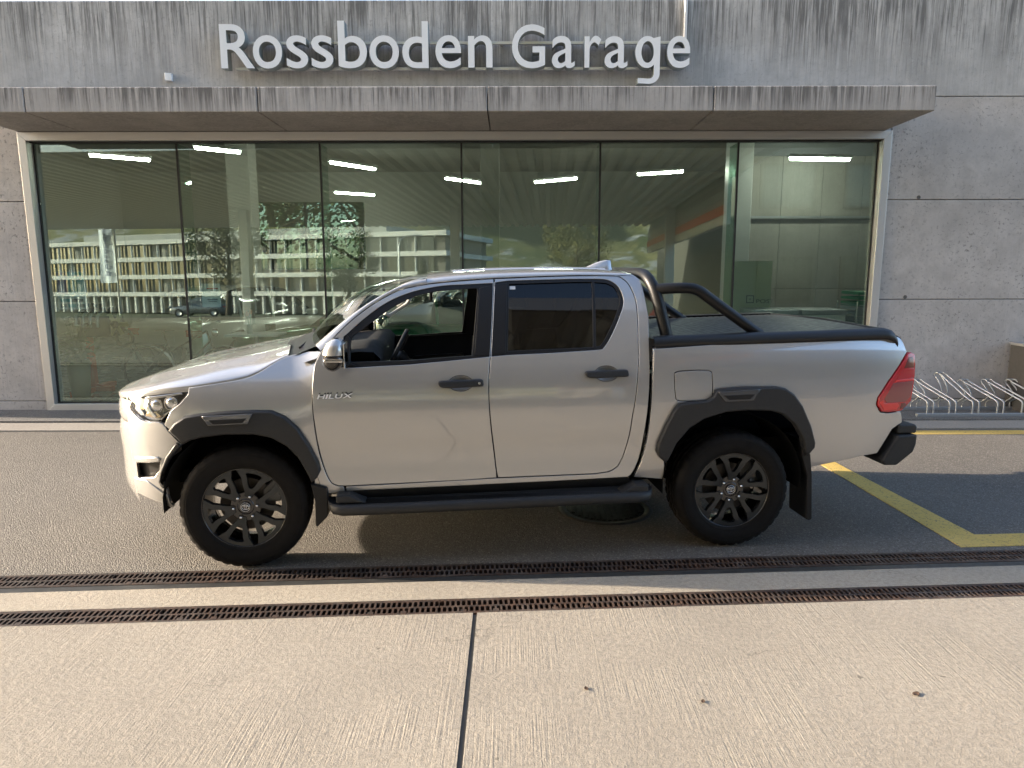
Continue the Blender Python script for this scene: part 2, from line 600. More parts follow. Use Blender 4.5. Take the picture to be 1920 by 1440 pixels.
# formwork tie holes
th = MB()
for (x, z) in ((5.03, 2.66), (4.97, 1.44), (7.2, 2.66), (7.2, 1.44), (4.78, 3.79), (6.6, 3.79), (-6.4, 2.66), (-8.2, 2.66), (-8.2, 1.44)):
    th = MB().lathe([(.0, -.0015), (.016, -.0015), (.019, -.004), (.024, -.0035), (.024, .01)], 12, Matrix.Translation((x, 0, z)))
    th.build('tie_hole', concrete('tie_' + str(x) + str(z), (.16, .15, .14), 0, 0) if x == 5.03 and z == 2.66 else bpy.data.materials['tie_5.032.66'], gb)
# canopy, cast in segments
cx = [-5.955, -5.19, -2.70, -.24, 2.18, 4.56]
for i in range(5):
    a, c = cx[i] + (.006 if i else 0), cx[i + 1] - (.006 if i < 4 else 0)
    pr = [(-1.008, 3.472), (-1.008, 3.728), (-.002, 3.752), (-.002, 3.452)]
    MB().prism(pr, a, c, 'x').build('canopy_segment', M_CFA, gb, .008, 1)
# window frame, mitred
xo0, xo1, zo0, zo1 = -5.955, 4.628, .004, 3.444
fw = .098
xi0, xi1, zi0, zi1 = xo0 + fw, xo1 - fw, zo0 + fw, zo1 - fw
for poly in ([(xo0, zo1), (xo1, zo1), (xi1, zi1), (xi0, zi1)], [(xo0, zo0), (xi0, zi0), (xi1, zi0), (xo1, zo0)],
             [(xo0, zo0), (xo0, zo1), (xi0, zi1), (xi0, zi0)], [(xo1, zo0), (xi1, zi0), (xi1, zi1), (xo1, zo1)]):
    MB().prism(poly, -.035, .13, 'y').build('window_frame', M_ALU, gb, .004, 2)
M_GLASS = glass('shop_window_glass', (.79, .88, .85), 2.1, 0.0, .008, (.86, 1.0, .94))
M_FIN = glass('glass_fin', (.62, .80, .72), 1.5)
M_BACKGL = glass('back_window_glass', (.46, .52, .48), 1.5)
gx = [xi0, -4.1, -2.34, -.6, 1.11, 2.81, xi1]
TILT = R_(.85)
for i in range(6):
    a, c = gx[i] + .012, gx[i + 1] - .012
    h = zi1 - zi0 - .03
    o = MB().box(a, c, 0, .010, 0, h).build('pane', M_GLASS, gb)
    o.location = (0, .045, zi0 + .015)
    o.rotation_euler = (-TILT + R_(rnd.uniform(-.05, .05)), 0, R_(rnd.uniform(-.06, .06)))
for i, x in enumerate(gx):
    a = x - .011 if 0 < i < 6 else (x if i == 0 else x - .016)
    o = MB().box(a, a + (.022 if 0 < i < 6 else .016), 0, .03, 0, zi1 - zi0).build('window_joint', M_BLK, gb)
    o.location = (0, .04, zi0); o.rotation_euler = (-TILT, 0, 0)
    if 0 < i < 6:
        MB().box(x - .009, x + .009, .13, .42, zi0, zi1 - .02).build('glass_fin', M_FIN, gb)
MB().box(xi0, xi1, .03, .12, zi1 - .016, zi1).build('window_gasket', M_BLK, gb)
MB().box(xi0, xi1, .03, .09, zi0, zi0 + .014).build('window_gasket', M_BLK, gb)

# lettering
M_LET = plain('letter_white_acrylic', (.86, .88, .90), .35, 0, .2)
M_LETS = plain('letter_grey_return', (.30, .33, .32), .45, .2)
sg = thing('wall_sign', 'white raised lettering Rossboden Garage on two metal rails', 'sign', (0, YW, 0))
LET = [('R', -3.369, -2.976, 4.122, 4.605), ('o', -2.992, -2.651, 4.118, 4.485), ('s', -2.602, -2.352, 4.120, 4.482), ('s', -2.311, -2.059, 4.120, 4.482),
       ('b', -1.998, -1.664, 4.120, 4.64), ('o', -1.635, -1.292, 4.117, 4.481), ('d', -1.253, -.949, 4.120, 4.633), ('e', -.867, -.568, 4.119, 4.481),
       ('n', -.487, -.203, 4.125, 4.478), ('G', .024, .41, 4.116, 4.597), ('a', .49, .757, 4.117, 4.471), ('r', .87, 1.062, 4.122, 4.472),
       ('a', 1.104, 1.371, 4.116, 4.467), ('g', 1.462, 1.751, 3.941, 4.468), ('e', 1.832, 2.101, 4.117, 4.469)]
def text_mesh(ch, name, extrude=.5, offset=0.0):
    cu = bpy.data.curves.new(name, 'FONT')
    cu.body = ch
    cu.extrude = extrude
    cu.offset = offset
    cu.resolution_u = 6
    to = bpy.data.objects.new(name, cu)
    COL.objects.link(to)
    dg = bpy.context.evaluated_depsgraph_get()
    me = bpy.data.meshes.new_from_object(to.evaluated_get(dg))
    bpy.data.objects.remove(to)
    return me
def fit_text(ch, name, x0, x1, z0, z1, y0, y1, mats, parent, offset=.0, mirror=False):
    """text filling a box in the XZ plane; y0 is the front"""
    me = text_mesh(ch, name, .5, offset)
    xs_ = [q.co.x for q in me.vertices]; zs_ = [q.co.y for q in me.vertices]
    ax, bx_, az, bz = min(xs_), max(xs_), min(zs_), max(zs_)
    for q in me.vertices:
        u = (q.co.x - ax) / (bx_ - ax)
        if mirror: u = 1 - u
        zf = (q.co.z + .5)
        q.co = (x0 + u * (x1 - x0), y1 + zf * (y0 - y1), z0 + (q.co.y - az) / (bz - az) * (z1 - z0))
    if mirror: me.flip_normals()
    me.materials.clear()
    for mt in mats: me.materials.append(mt)
    me.update()
    if len(mats) > 1:
        for p in me.polygons:
            p.material_index = 0 if abs(p.normal.y) > .7 and p.center.y < (y0 + y1) / 2 else 1
    o = bpy.data.objects.new(name, me)
    return link(o, parent)
def letter_g(x0, x1, z0, z1):
    """single-storey g: bowl, stem and hook as one outline with a counter"""
    sw, zb, zt = .068, 4.118, z1
    cx_, cz_ = (x0 + x1 - .02) / 2, (zb + zt) / 2
    rx, rz = (x1 - x0) / 2 - .006, (zt - zb) / 2
    out = [(x1, zt - .004), (x1, 4.05)]
    hx, hr = x1 - .125, .125
    out += [(hx + hr * math.cos(a), 4.05 + (4.05 - z0) * math.sin(a)) for a in [R_(-10 * k) for k in range(1, 10)]]
    out += [(x0 + .035, z0 + .008), (x0 + .035, z0 + .066), (hx - .01, z0 + .058)]
    out += [(hx + (hr - sw) * math.cos(a), 4.055 + (4.055 - z0 - .058) * math.sin(a)) for a in [R_(-80 + 10 * k) for k in range(0, 9)]]
    out += [(x1 - sw, zb + .055)]
    out += [(x0 + rx + rx * math.cos(a), cz_ + rz * math.sin(a)) for a in [R_(-52 - 8 * k) for k in range(0, 32)]]
    inn = [(x0 + rx + .004 + (rx - sw + .002) * math.cos(a), cz_ + (rz - .056) * math.sin(a)) for a in [R_(12 * k) for k in range(30)]]
    inn = [(min(p[0], x1 - sw), p[1]) for p in inn]
    pts, ed = out + inn, [(i, (i + 1) % len(out)) for i in range(len(out))] + [(len(out) + i, len(out) + (i + 1) % len(inn)) for i in range(len(inn))]
    V2, _, F2 = delaunay_2d_cdt([Vector(p) for p in pts], ed, [], 0, 1e-6)[:3]
    g = MB()
    fs = []
    for f in F2:
        c_ = (sum(V2[i].x for i in f) / 3, sum(V2[i].y for i in f) / 3)
        if in_poly(c_, out) and not in_poly(c_, inn): fs.append(tuple(f))
    g.add([(p.x, -.205, p.y) for p in V2], fs)
    nf = len(fs)
    for ring in (out, inn):
        n_ = len(ring)
        g.add([(p[0], -.205, p[1]) for p in ring] + [(p[0], -.075, p[1]) for p in ring], [(i, n_ + i, n_ + (i + 1) % n_, (i + 1) % n_) for i in range(n_)])
    me = g.mesh('letter')
    me.materials.append(M_LET); me.materials.append(M_LETS)
    for i, p in enumerate(me.polygons): p.material_index = 0 if i < nf else 1
    link(bpy.data.objects.new('letter', me), sg)
def in_poly(p, poly):
    c = False
    for i in range(len(poly)):
        (xa, za), (xb, zb) = poly[i], poly[i - 1]
        if (za > p[1]) != (zb > p[1]) and p[0] < (xb - xa) * (p[1] - za) / (zb - za) + xa: c = not c
    return c
for ch, x0, x1, z0, z1 in LET:
    if ch == 'g':
        letter_g(x0, x1, z0, z1)
        continue
    fit_text(ch, 'letter', x0, x1, z0, z1, -.205, -.075, [M_LET, M_LETS], sg, .006)
for z in (4.435, 4.148):
    MB().box(-3.25, 2.06, -.075, -.045, z - .017, z + .017).build('rail', M_ALU, sg, .003, 1)
for x in (-3.0, -1.6, -.1, 1.25):
    for z in (4.435, 4.148):
        MB().box(x - .02, x + .02, -.045, .0, z - .012, z + .012).build('bracket', M_ALU, sg)
MB().box(2.058, 2.090, -.05, -.002, 4.45, 4.93).build('cable_duct', plain('white_pvc', (.75, .76, .77), .4), sg, .004, 1)
MB().prism([(-4.113, 4.026), (-4.031, 4.026), (-4.031, 4.108), (-4.105, 4.116), (-4.113, 4.108)], -.05, -.001, 'y').build('sensor_box', M_LET, None, .008, 2)
ob = bpy.data.objects['sensor_box']; ob.location = (0, YW, 0)
tag(ob, 'small white sensor box on the concrete wall left of the lettering', 'sensor')
# truck surface: half width as a function of length x and height z; outlines in metres
def spl(tab,z):
    n=len(tab)
    if z<=tab[0][0]: i=0
    elif z>=tab[-1][0]: i=n-2
    else:
        i=max(k for k in range(n-1) if tab[k][0]<=z)
    def m(k):
        if k<=0: return (tab[1][1]-tab[0][1])/(tab[1][0]-tab[0][0])
        if k>=n-1: return (tab[-1][1]-tab[-2][1])/(tab[-1][0]-tab[-2][0])
        return (tab[k+1][1]-tab[k-1][1])/(tab[k+1][0]-tab[k-1][0])
    x0,y0=tab[i]; x1,y1=tab[i+1]; h=x1-x0; t=(z-x0)/h
    if t<0: return y0+m(0)*(z-x0)
    if t>1: return y1+m(n-1)*(z-x1)
    return (2*t**3-3*t*t+1)*y0+(t**3-2*t*t+t)*h*m(i)+(3*t*t-2*t**3)*y1+(t**3-t*t)*h*m(i+1)
CAB=[(.40,.855),(.46,.872),(.50,.877),(.56,.876),(.64,.872),(.72,.877),(.82,.893),(.92,.903),(1.0,.904),(1.1,.894),(1.2,.87),(1.27,.845),(1.4,.79),(1.55,.722),(1.70,.645),(1.78,.59)]
FEN=[(.40,.85),(.5,.875),(.7,.895),(.85,.905),(.95,.90),(1.05,.882),(1.12,.855),(1.2,.805),(1.28,.74)]
BED=[(.40,.845),(.5,.868),(.62,.885),(.8,.90),(1.0,.905),(1.2,.895),(1.32,.872),(1.38,.85)]
def front(x):
    if x>=-.15: return 0
    t=min((-.15-x)/.79,.998)
    return .9*(1-math.sqrt(1-t**2.6))
def Wcab(x,z): return spl(CAB,z)-(.02*((.45-x)/.3)**2 if x<.45 and z>1.2 else 0)
def Wfen(x,z):
    b=spl(FEN,z)
    if x>.3:
        t=min(1,(x-.3)/.35); t=t*t*(3-2*t); b=b*(1-t)+spl(CAB,z)*t
    return b-front(x)
def Wbed(x,z): return spl(BED,z)-(.05*((x-3.8)/.5)**2 if x>3.8 else 0)
TR = {
 'door_gap_front': [(0.487, 1.328), (0.452, 1.253), (0.441, 1.156), (0.438, 1.075), (0.443, 0.928), (0.46, 0.742), (0.483, 0.634), (0.506, 0.564), (0.53, 0.524), (0.567, 0.505)],
 'sill_gap': [(0.611, 0.502), (1.34, 0.514), (1.545, 0.523), (2.17, 0.528), (2.258, 0.538)],
 'rdoor_gap_rear': [(1.558, 1.756), (1.827, 1.767), (2.118, 1.774), (2.338, 1.771), (2.394, 1.753), (2.431, 1.711), (2.459, 1.634), (2.464, 1.551), (2.457, 1.415), (2.446, 1.28), (2.432, 1.145), (2.416, 1.008), (2.401, 0.908), (2.388, 0.779), (2.358, 0.649), (2.321, 0.574)],
 'b_gap': [(1.556, 1.753), (1.532, 1.488), (1.513, 1.296), (1.496, 1.125), (1.502, 0.926), (1.53, 0.671), (1.545, 0.533)],
 'door_top': [(0.489, 1.332), (0.631, 1.477), (0.776, 1.591), (0.918, 1.671), (1.021, 1.705), (1.229, 1.735), (1.554, 1.758)],
 'sil_rear': [(2.418, 1.813), (2.462, 1.806), (2.495, 1.785), (2.511, 1.746), (2.526, 1.648), (2.537, 1.51), (2.524, 1.346)],
 'cab_rear': [(2.522, 1.34), (2.506, 1.076), (2.492, 0.862), (2.468, 0.661), (2.432, 0.553), (2.395, 0.499)],
 'bed_front': [(2.532, 1.325), (2.524, 1.181), (2.518, 0.971), (2.501, 0.754), (2.467, 0.598), (2.426, 0.495)],
 'bed_rail': [(2.533, 1.33), (2.956, 1.346), (3.399, 1.358), (3.852, 1.369), (4.196, 1.379)],
 'bed_rear': [(4.196, 1.379), (4.227, 1.336), (4.254, 1.271), (4.235, 0.886), (4.247, 0.806), (4.174, 0.764), (4.085, 0.601)],
 'bed_bottom': [(4.085, 0.601), (3.952, 0.584), (3.791, 0.554), (3.6, 0.518)],
 'bed_bottom_front': [(2.426, 0.495), (2.627, 0.471), (2.628, 0.57)],
 'tail': [(4.254, 1.271), (4.275, 1.276), (4.308, 1.259), (4.312, 1.194), (4.311, 1.128), (4.305, 1.04), (4.294, 0.951), (4.252, 0.914), (4.222, 0.887), (4.119, 0.881), (4.067, 0.889), (4.034, 0.94), (4.038, 0.985), (4.11, 1.092), (4.194, 1.198)],
 'rbumper': [(4.235, 0.806), (4.312, 0.804), (4.32, 0.782), (4.318, 0.69), (4.308, 0.61), (4.204, 0.521), (4.109, 0.524), (4.096, 0.559), (4.196, 0.727)],
 'fuel': [(2.664, 1.158), (2.691, 1.182), (2.885, 1.184), (2.91, 1.134), (2.915, 1.028), (2.897, 0.996), (2.706, 0.994), (2.673, 1.032)],
 'rflare_out': [(2.624, 0.594), (2.578, 0.634), (2.559, 0.674), (2.566, 0.729), (2.613, 0.848), (2.662, 0.944), (2.688, 0.979), (2.746, 0.988), (2.876, 0.999), (2.912, 1.024), (2.927, 1.061), (2.959, 1.071), (3.1, 1.08), (3.331, 1.076), (3.387, 1.064), (3.445, 1.026), (3.506, 0.949), (3.574, 0.816), (3.615, 0.703), (3.614, 0.669), (3.585, 0.63), (3.558, 0.613)],
 'rflare_in': [(3.558, 0.613), (3.52, 0.739), (3.46, 0.83), (3.376, 0.897), (3.296, 0.921), (3.141, 0.929), (2.999, 0.921), (2.86, 0.881), (2.766, 0.823), (2.686, 0.726), (2.639, 0.616), (2.624, 0.594)],
 'rinsert': [(2.928, 1.063), (3.216, 1.077), (3.171, 0.993), (2.981, 0.988)],
 'fflare_out': [(-0.39, 0.887), (-0.354, 0.933), (-0.287, 0.974), (-0.192, 0.985), (-0.059, 0.995), (0.099, 0.998), (0.202, 0.994), (0.281, 0.956), (0.351, 0.888), (0.41, 0.784), (0.46, 0.667), (0.469, 0.614), (0.447, 0.571), (0.413, 0.541)],
 'fflare_in': [(0.413, 0.541), (0.384, 0.618), (0.341, 0.707), (0.281, 0.779), (0.196, 0.833), (0.094, 0.856), (-0.064, 0.86), (-0.198, 0.846), (-0.263, 0.83), (-0.31, 0.805)],
 'finsert': [(-0.193, 0.983), (0.106, 0.994), (0.076, 0.925), (-0.156, 0.918)],
 'headlight': [(-0.672, 1.08), (-0.636, 1.089), (-0.44, 1.114), (-0.306, 1.132), (-0.282, 1.132), (-0.286, 1.093), (-0.325, 1.046), (-0.384, 1.001), (-0.436, 0.959), (-0.46, 0.933), (-0.53, 0.924), (-0.591, 0.935), (-0.651, 0.968), (-0.696, 1.006), (-0.69, 1.057)],
 'hood_cut': [(-0.636, 1.085), (-0.441, 1.118), (-0.282, 1.132), (-0.116, 1.153), (0.002, 1.171), (0.072, 1.189), (0.118, 1.211), (0.178, 1.248), (0.232, 1.279), (0.279, 1.298)],
 'fender_top': [(0.279, 1.298), (0.397, 1.322), (0.478, 1.326)],
 'bumper_low': [(-0.745, 0.439), (-0.658, 0.439), (-0.583, 0.418), (-0.505, 0.401), (-0.444, 0.378), (-0.439, 0.354), (-0.363, 0.407)],
 'bumper_arch': [(-0.406, 0.878), (-0.508, 0.725), (-0.47, 0.697), (-0.329, 0.794), (-0.406, 0.71), (-0.461, 0.619), (-0.483, 0.554), (-0.456, 0.516), (-0.456, 0.436), (-0.433, 0.389)],
 'fog': [(-0.656, 0.662), (-0.47, 0.697), (-0.488, 0.625), (-0.533, 0.576), (-0.657, 0.549)],
 'fwin': [(0.661, 1.263), (0.669, 1.402), (0.725, 1.45), (0.818, 1.518), (0.905, 1.578), (1.021, 1.637), (1.09, 1.661), (1.194, 1.681), (1.298, 1.691), (1.452, 1.701), (1.448, 1.677), (1.398, 1.293)],
 'fseal': [(0.648, 1.234), (0.626, 1.402), (0.645, 1.428), (0.724, 1.499), (0.817, 1.571), (0.905, 1.624), (0.994, 1.661), (1.09, 1.688), (1.229, 1.712), (1.369, 1.717), (1.467, 1.711)],
 'rwin': [(1.611, 1.312), (1.645, 1.729), (2.041, 1.738), (2.215, 1.738), (2.288, 1.732), (2.335, 1.707), (2.359, 1.662), (2.366, 1.62), (2.354, 1.572), (2.305, 1.47), (2.247, 1.376), (2.211, 1.332), (2.197, 1.328)],
 'rdiv': [(2.196, 1.732), (2.222, 1.732), (2.19, 1.329), (2.166, 1.326)],
 'fhandle': [(1.192, 1.123), (1.192, 1.143), (1.273, 1.155), (1.314, 1.174), (1.361, 1.171), (1.395, 1.16), (1.449, 1.156), (1.462, 1.139), (1.459, 1.116), (1.394, 1.103), (1.373, 1.087), (1.312, 1.086), (1.272, 1.102), (1.218, 1.106)],
 'rhandle': [(2.096, 1.163), (2.1, 1.184), (2.178, 1.196), (2.221, 1.216), (2.27, 1.213), (2.305, 1.201), (2.362, 1.199), (2.375, 1.18), (2.371, 1.156), (2.303, 1.144), (2.281, 1.128), (2.218, 1.128), (2.176, 1.143), (2.12, 1.146)],
 'mirror': [(0.533, 1.342), (0.547, 1.374), (0.586, 1.413), (0.624, 1.428), (0.649, 1.422), (0.663, 1.386), (0.668, 1.254), (0.599, 1.248), (0.549, 1.268), (0.535, 1.304)],
 'sill_bot': [(0.42, 0.439), (0.609, 0.466), (1.158, 0.475), (1.894, 0.487), (2.386, 0.498), (2.411, 0.521)],
 'fmud': [(0.397, 0.521), (0.416, 0.421), (0.415, 0.264), (0.427, 0.253), (0.495, 0.318), (0.499, 0.431)],
 'rmud': [(3.531, 0.715), (3.593, 0.616), (3.613, 0.477), (3.638, 0.175), (3.621, 0.167), (3.503, 0.245)],
 'bar_hoop': [(2.656, 1.358), (2.629, 1.477), (2.603, 1.595), (2.564, 1.744), (2.536, 1.776), (2.492, 1.778)],
 'bar_leg': [(2.598, 1.692), (2.796, 1.697), (2.852, 1.681), (2.898, 1.649), (3.118, 1.498), (3.319, 1.365)],
 'fin': [(2.271, 1.82), (2.32, 1.846), (2.369, 1.87), (2.41, 1.878), (2.464, 1.877), (2.469, 1.818)],
 'hood_sil': [(-0.977, 0.976), (-0.965, 1.015), (-0.93, 1.044), (-0.834, 1.078), (-0.738, 1.116), (-0.642, 1.149), (-0.499, 1.187), (-0.307, 1.229), (-0.163, 1.267), (0.03, 1.295), (0.223, 1.318), (0.379, 1.337)],
 'cover_near': [(2.651, 1.372), (3.077, 1.389), (3.299, 1.398), (3.862, 1.421), (4.068, 1.425), (4.164, 1.391)],
}
# ------------------------------------------------------------------ pickup truck
def pip(p, poly):
    x, z = p
    c = False
    n = len(poly)
    for i in range(n):
        x0, z0 = poly[i]; x1, z1 = poly[i - 1]
        if (z0 > z) != (z1 > z) and x < (x1 - x0) * (z - z0) / (z1 - z0) + x0: c = not c
    return c
def seg_dist(p, poly):
    best = 9
    n = len(poly)
    for i in range(n):
        ax, az = poly[i]; bx_, bz = poly[(i + 1) % n]
        dx, dz = bx_ - ax, bz - az
        L = dx * dx + dz * dz
        t = 0 if L == 0 else max(0, min(1, ((p[0] - ax) * dx + (p[1] - az) * dz) / L))
        d = math.hypot(p[0] - ax - t * dx, p[1] - az - t * dz)
        if d < best: best = d
    return best
def area2(poly):
    return sum(poly[i][0] * poly[(i + 1) % len(poly)][1] - poly[(i + 1) % len(poly)][0] * poly[i][1] for i in range(len(poly)))
def clean(poly):
    out = []
    for p in poly:
        if not out or math.hypot(p[0] - out[-1][0], p[1] - out[-1][1]) > .002: out.append(tuple(p))
    if math.hypot(out[0][0] - out[-1][0], out[0][1] - out[-1][1]) < .002: out.pop()
    return out
def smooth_line(pts, n=4):
    """Catmull-Rom through an open polyline"""
    out = []
    P = [pts[0]] + list(pts) + [pts[-1]]
    for i in range(1, len(P) - 2):
        for k in range(n):
            t = k / n
            a, b_, c, d = P[i - 1], P[i], P[i + 1], P[i + 2]
            out.append(tuple(.5 * (2 * b_[j] + (c[j] - a[j]) * t + (2 * a[j] - 5 * b_[j] + 4 * c[j] - d[j]) * t * t
                                   + (-a[j] + 3 * b_[j] - 3 * c[j] + d[j]) * t ** 3) for j in range(len(b_))))
    out.append(tuple(pts[-1]))
    return out
def densify(poly, step):
    out = []
    n = len(poly)
    for i in range(n):
        a, b_ = poly[i], poly[(i + 1) % n]
        k = max(1, int(math.hypot(b_[0] - a[0], b_[1] - a[1]) / step))
        for j in range(k):
            out.append((a[0] + (b_[0] - a[0]) * j / k, a[1] + (b_[1] - a[1]) * j / k))
    return out
def normals2(poly):
    """outward in-plane directions of a CCW ring"""
    n = len(poly)
    out = []
    for i in range(n):
        a, b_, c = poly[i - 1], poly[i], poly[(i + 1) % n]
        d1 = Vector((b_[0] - a[0], b_[1] - a[1])).normalized(); d2 = Vector((c[0] - b_[0], c[1] - b_[1])).normalized()
        m_ = Vector((d1.y + d2.y, -d1.x - d2.x))
        if m_.length < 1e-6: m_ = Vector((d1.y, -d1.x))
        m_.normalize()
        k = max(.5, m_.dot(Vector((d1.y, -d1.x))))
        out.append((m_.x / k, m_.y / k))
    return out
def shift(poly, d):
    nn = normals2(poly)
    return [(p[0] + n[0] * d, p[1] + n[1] * d) for p, n in zip(poly, nn)]

def panel_mesh(name, poly, W, off=0.0, holes=(), step=.045, lip=.03, gap=.0025, rad=.003, side=-1):
    poly = clean(poly)
    if area2(poly) < 0: poly.reverse()
    rings = [densify(poly, step)]
    for h in holes:
        h = clean(h)
        if area2(h) > 0: h.reverse()
        rings.append(densify(h, step))
    edge = [shift(r, -gap) for r in rings]
    inner = [shift(r, -gap - rad) for r in rings]
    pts = [p for r in inner for p in r]
    edges = []
    k = 0
    for r in inner:
        n = len(r)
        edges += [(k + i, k + (i + 1) % n) for i in range(n)]
        k += n
    x0, x1 = min(p[0] for p in pts), max(p[0] for p in pts)
    z0, z1 = min(p[1] for p in pts), max(p[1] for p in pts)
    nx, nz = int((x1 - x0) / step) + 1, int((z1 - z0) / step) + 1
    for i in range(nx + 1):
        for j in range(nz + 1):
            p = (x0 + (i + .5 * (j % 2)) * step, z0 + j * step)
            if pip(p, inner[0]) and all(not pip(p, h) for h in inner[1:]) and all(seg_dist(p, r) > .5 * step for r in inner):
                pts.append(p)
    V2, E2, F2 = delaunay_2d_cdt([Vector(p) for p in pts], edges, [], 0, 1e-6)[:3]
    s = side
    def nrm(x, z):
        e = .004
        n = Vector((-(W(x + e, z) - W(x - e, z)) / (2 * e), s, -(W(x, z + e) - W(x, z - e)) / (2 * e)))
        return n.normalized()
    vs, ns, fs = [], [], []
    for p in V2:
        vs.append((p.x, s * (W(p.x, p.y) + off), p.y)); ns.append(nrm(p.x, p.y))
    for f in F2:
        cx_ = sum(V2[i].x for i in f) / len(f); cz_ = sum(V2[i].y for i in f) / len(f)
        if pip((cx_, cz_), inner[0]) and all(not pip((cx_, cz_), h) for h in inner[1:]):
            fs.append(tuple(f) if s < 0 else tuple(reversed(f)))
    for ri, r in enumerate(inner):
        oo = normals2(r)
        n = len(r)
        prof = [(0.0, 0.0, 0.0), (.62, .22, .5), (1.0, 1.0, 1.0), (1.0, None, 1.0)]
        base = len(vs)
        for (a, d, q) in prof:
            for i in range(n):
                e_ = edge[ri][i]
                x = r[i][0] + (e_[0] - r[i][0]) * a; z = r[i][1] + (e_[1] - r[i][1]) * a
                dep = lip if d is None else d * rad
                y = W(r[i][0], r[i][1]) + off - dep
                vs.append((x, s * y, z))
                sn = nrm(*r[i])
                o3 = Vector((oo[i][0], 0, oo[i][1])).normalized()
                ns.append((sn * (1 - q) + o3 * q).normalized())
        for k_ in range(len(prof) - 1):
            for i in range(n):
                j = (i + 1) % n
                q = (base + k_ * n + i, base + (k_ + 1) * n + i, base + (k_ + 1) * n + j, base + k_ * n + j)
                fs.append(q if s < 0 else tuple(reversed(q)))
    me = bpy.data.meshes.new(name)
    me.from_pydata(vs, [], fs)
    me.polygons.foreach_set('use_smooth', [True] * len(fs))
    me.update()
    me.normals_split_custom_set_from_vertices([tuple(n) for n in ns])
    return me
def panel(name, poly, W, mat, parents, **kw):
    """one panel on each side of the truck; parents is one object or a (near, far) pair"""
    out = []
    sides = kw.pop('sides', (-1, 1))
    for s in sides:
        me = panel_mesh(name, poly, W, side=s, **kw)
        me.materials.append(mat)
        o = bpy.data.objects.new(name, me)
        par = parents[0 if s < 0 else 1] if isinstance(parents, (tuple, list)) else parents
        link(o, par)
        out.append(o)
    return out

# paint and trims
m = NT('silver_bronze_metallic_paint')
v = m.pos(obj=True)
fl = m.noise(v, 900, 1)
m.color(m.mix(fl, (.41, .408, .40), (.51, .507, .50)))
m.set(Metallic=.45, Roughness=.27, Coat_Weight=1.0, Coat_Roughness=.0, Coat_IOR=1.85)
M_PAINT = m.m
M_PLAS = plain('dark_grey_moulded_plastic', (.028, .029, .031), .52, var=.12, scale=40)
M_BPLAS = plain('black_plastic', (.014, .014, .015), .45)
M_GBLK = plain('gloss_black', (.010, .010, .011), .12, 0, .6)
M_SATIN = plain('satin_dark_grey_alloy', (.042, .046, .049), .24, .6)
M_CHROME = plain('chrome', (.75, .75, .76), .08, 1.0)
M_TYRE = plain('tyre_rubber', (.012, .011, .0105), .72, var=.25, scale=14)
M_MATTE = plain('matte_black_tube', (.007, .0075, .0085), .42)
M_VOID = plain('underbody_black', (.010, .010, .010), .85)
M_SEAT = plain('dark_seat_cloth', (.022, .022, .024), .85, var=.2)
M_CARGL = glass('clear_car_glass', (.90, .93, .91), 1.5)
M_TINT = glass('privacy_glass', (.045, .05, .05), 1.5)
M_BADGE_DARK = plain('badge_dark_reflection', (.03, .03, .035), .3)
M_LENS = glass('headlight_lens', (.92, .93, .94), 1.55)

for mt_, sp_v in ((M_TYRE, .15), (M_VOID, .1), (M_PLAS, .35), (M_BPLAS, .3), (M_SEAT, .2), (M_MATTE, .35)):
    mt_.node_tree.nodes['Principled BSDF'].inputs['Specular IOR Level'].default_value = sp_v
tt = thing('pickup_truck', 'silver double cab pickup with black wheels, roll bar and dark wheel arch trims parked side-on', 'pickup truck',
           (-.18124 - math.cos(.10344) * 1.5425, 5.18075 - math.sin(.10344) * 1.5425, 0), .10344)

# --- cab roof, pillars
DT = smooth_line(TR['door_top'], 4)
RG = TR['rdoor_gap_rear']
roof_d = [p for p in TR['door_top'] if p[0] > .9] + [(1.65, 1.7605)] + RG[1:4] + [(2.43, 1.772), (2.47, 1.764), (2.495, 1.750), (2.508, 1.725)]
def lerp_tab(tab, x):
    if x <= tab[0][0]: return tab[0][1]
    for i in range(len(tab) - 1):
        if x <= tab[i + 1][0]:
            t = (x - tab[i][0]) / (tab[i + 1][0] - tab[i][0])
            return tab[i][1] + t * (tab[i + 1][1] - tab[i][1])
    return tab[-1][1]
roof_c = [(1.0, 1.765), (1.13, 1.789), (1.4, 1.812), (1.8, 1.825), (2.2, 1.823), (2.4, 1.812), (2.47, 1.799), (2.495, 1.778), (2.508, 1.735)]
def roof_z(x, y):
    zd = spl(roof_d, x) if x < 2.4 else lerp_tab(roof_d, x)
    zd += .004
    zc = spl(roof_c, x) if x < 2.4 else lerp_tab(roof_c, x)
    w = spl(CAB, min(zd, 1.772))
    u = min(1, abs(y) / w)
    return zd + (zc - zd) * (1 - u ** 3.0) ** .46, w
xs_r = [1.13, 1.16, 1.22, 1.3, 1.4, 1.5, 1.6, 1.7, 1.8, 1.9, 2.0, 2.1, 2.2, 2.28, 2.34, 2.40, 2.44, 2.47, 2.488, 2.498, 2.508]
us = [-1, -.997, -.99, -.975, -.95, -.91, -.85, -.77, -.66, -.5, -.33, -.16]
us = us + [0] + [-u for u in reversed(us)]
rows = []
for x in xs_r:
    w = roof_z(x, 0)[1]
    rows.append([(x, u * w, roof_z(x, u * w)[0]) for u in us])
g = MB().grid(rows, True)
roof = g.build('roof', M_PAINT, tt)
# pressed swages in the roof
for yy in (-.32, .32):
    g = MB()
    g.grid([[(x, yy + d, roof_z(x, yy + d)[0] + h) for d, h in ((-.035, -.002), (-.02, .006), (0, .008), (.02, .006), (.035, -.002))] for x in (1.3, 1.4, 1.6, 1.8, 2.0, 2.2, 2.34)], True)
    g.build('roof_swage', M_PAINT, roof)
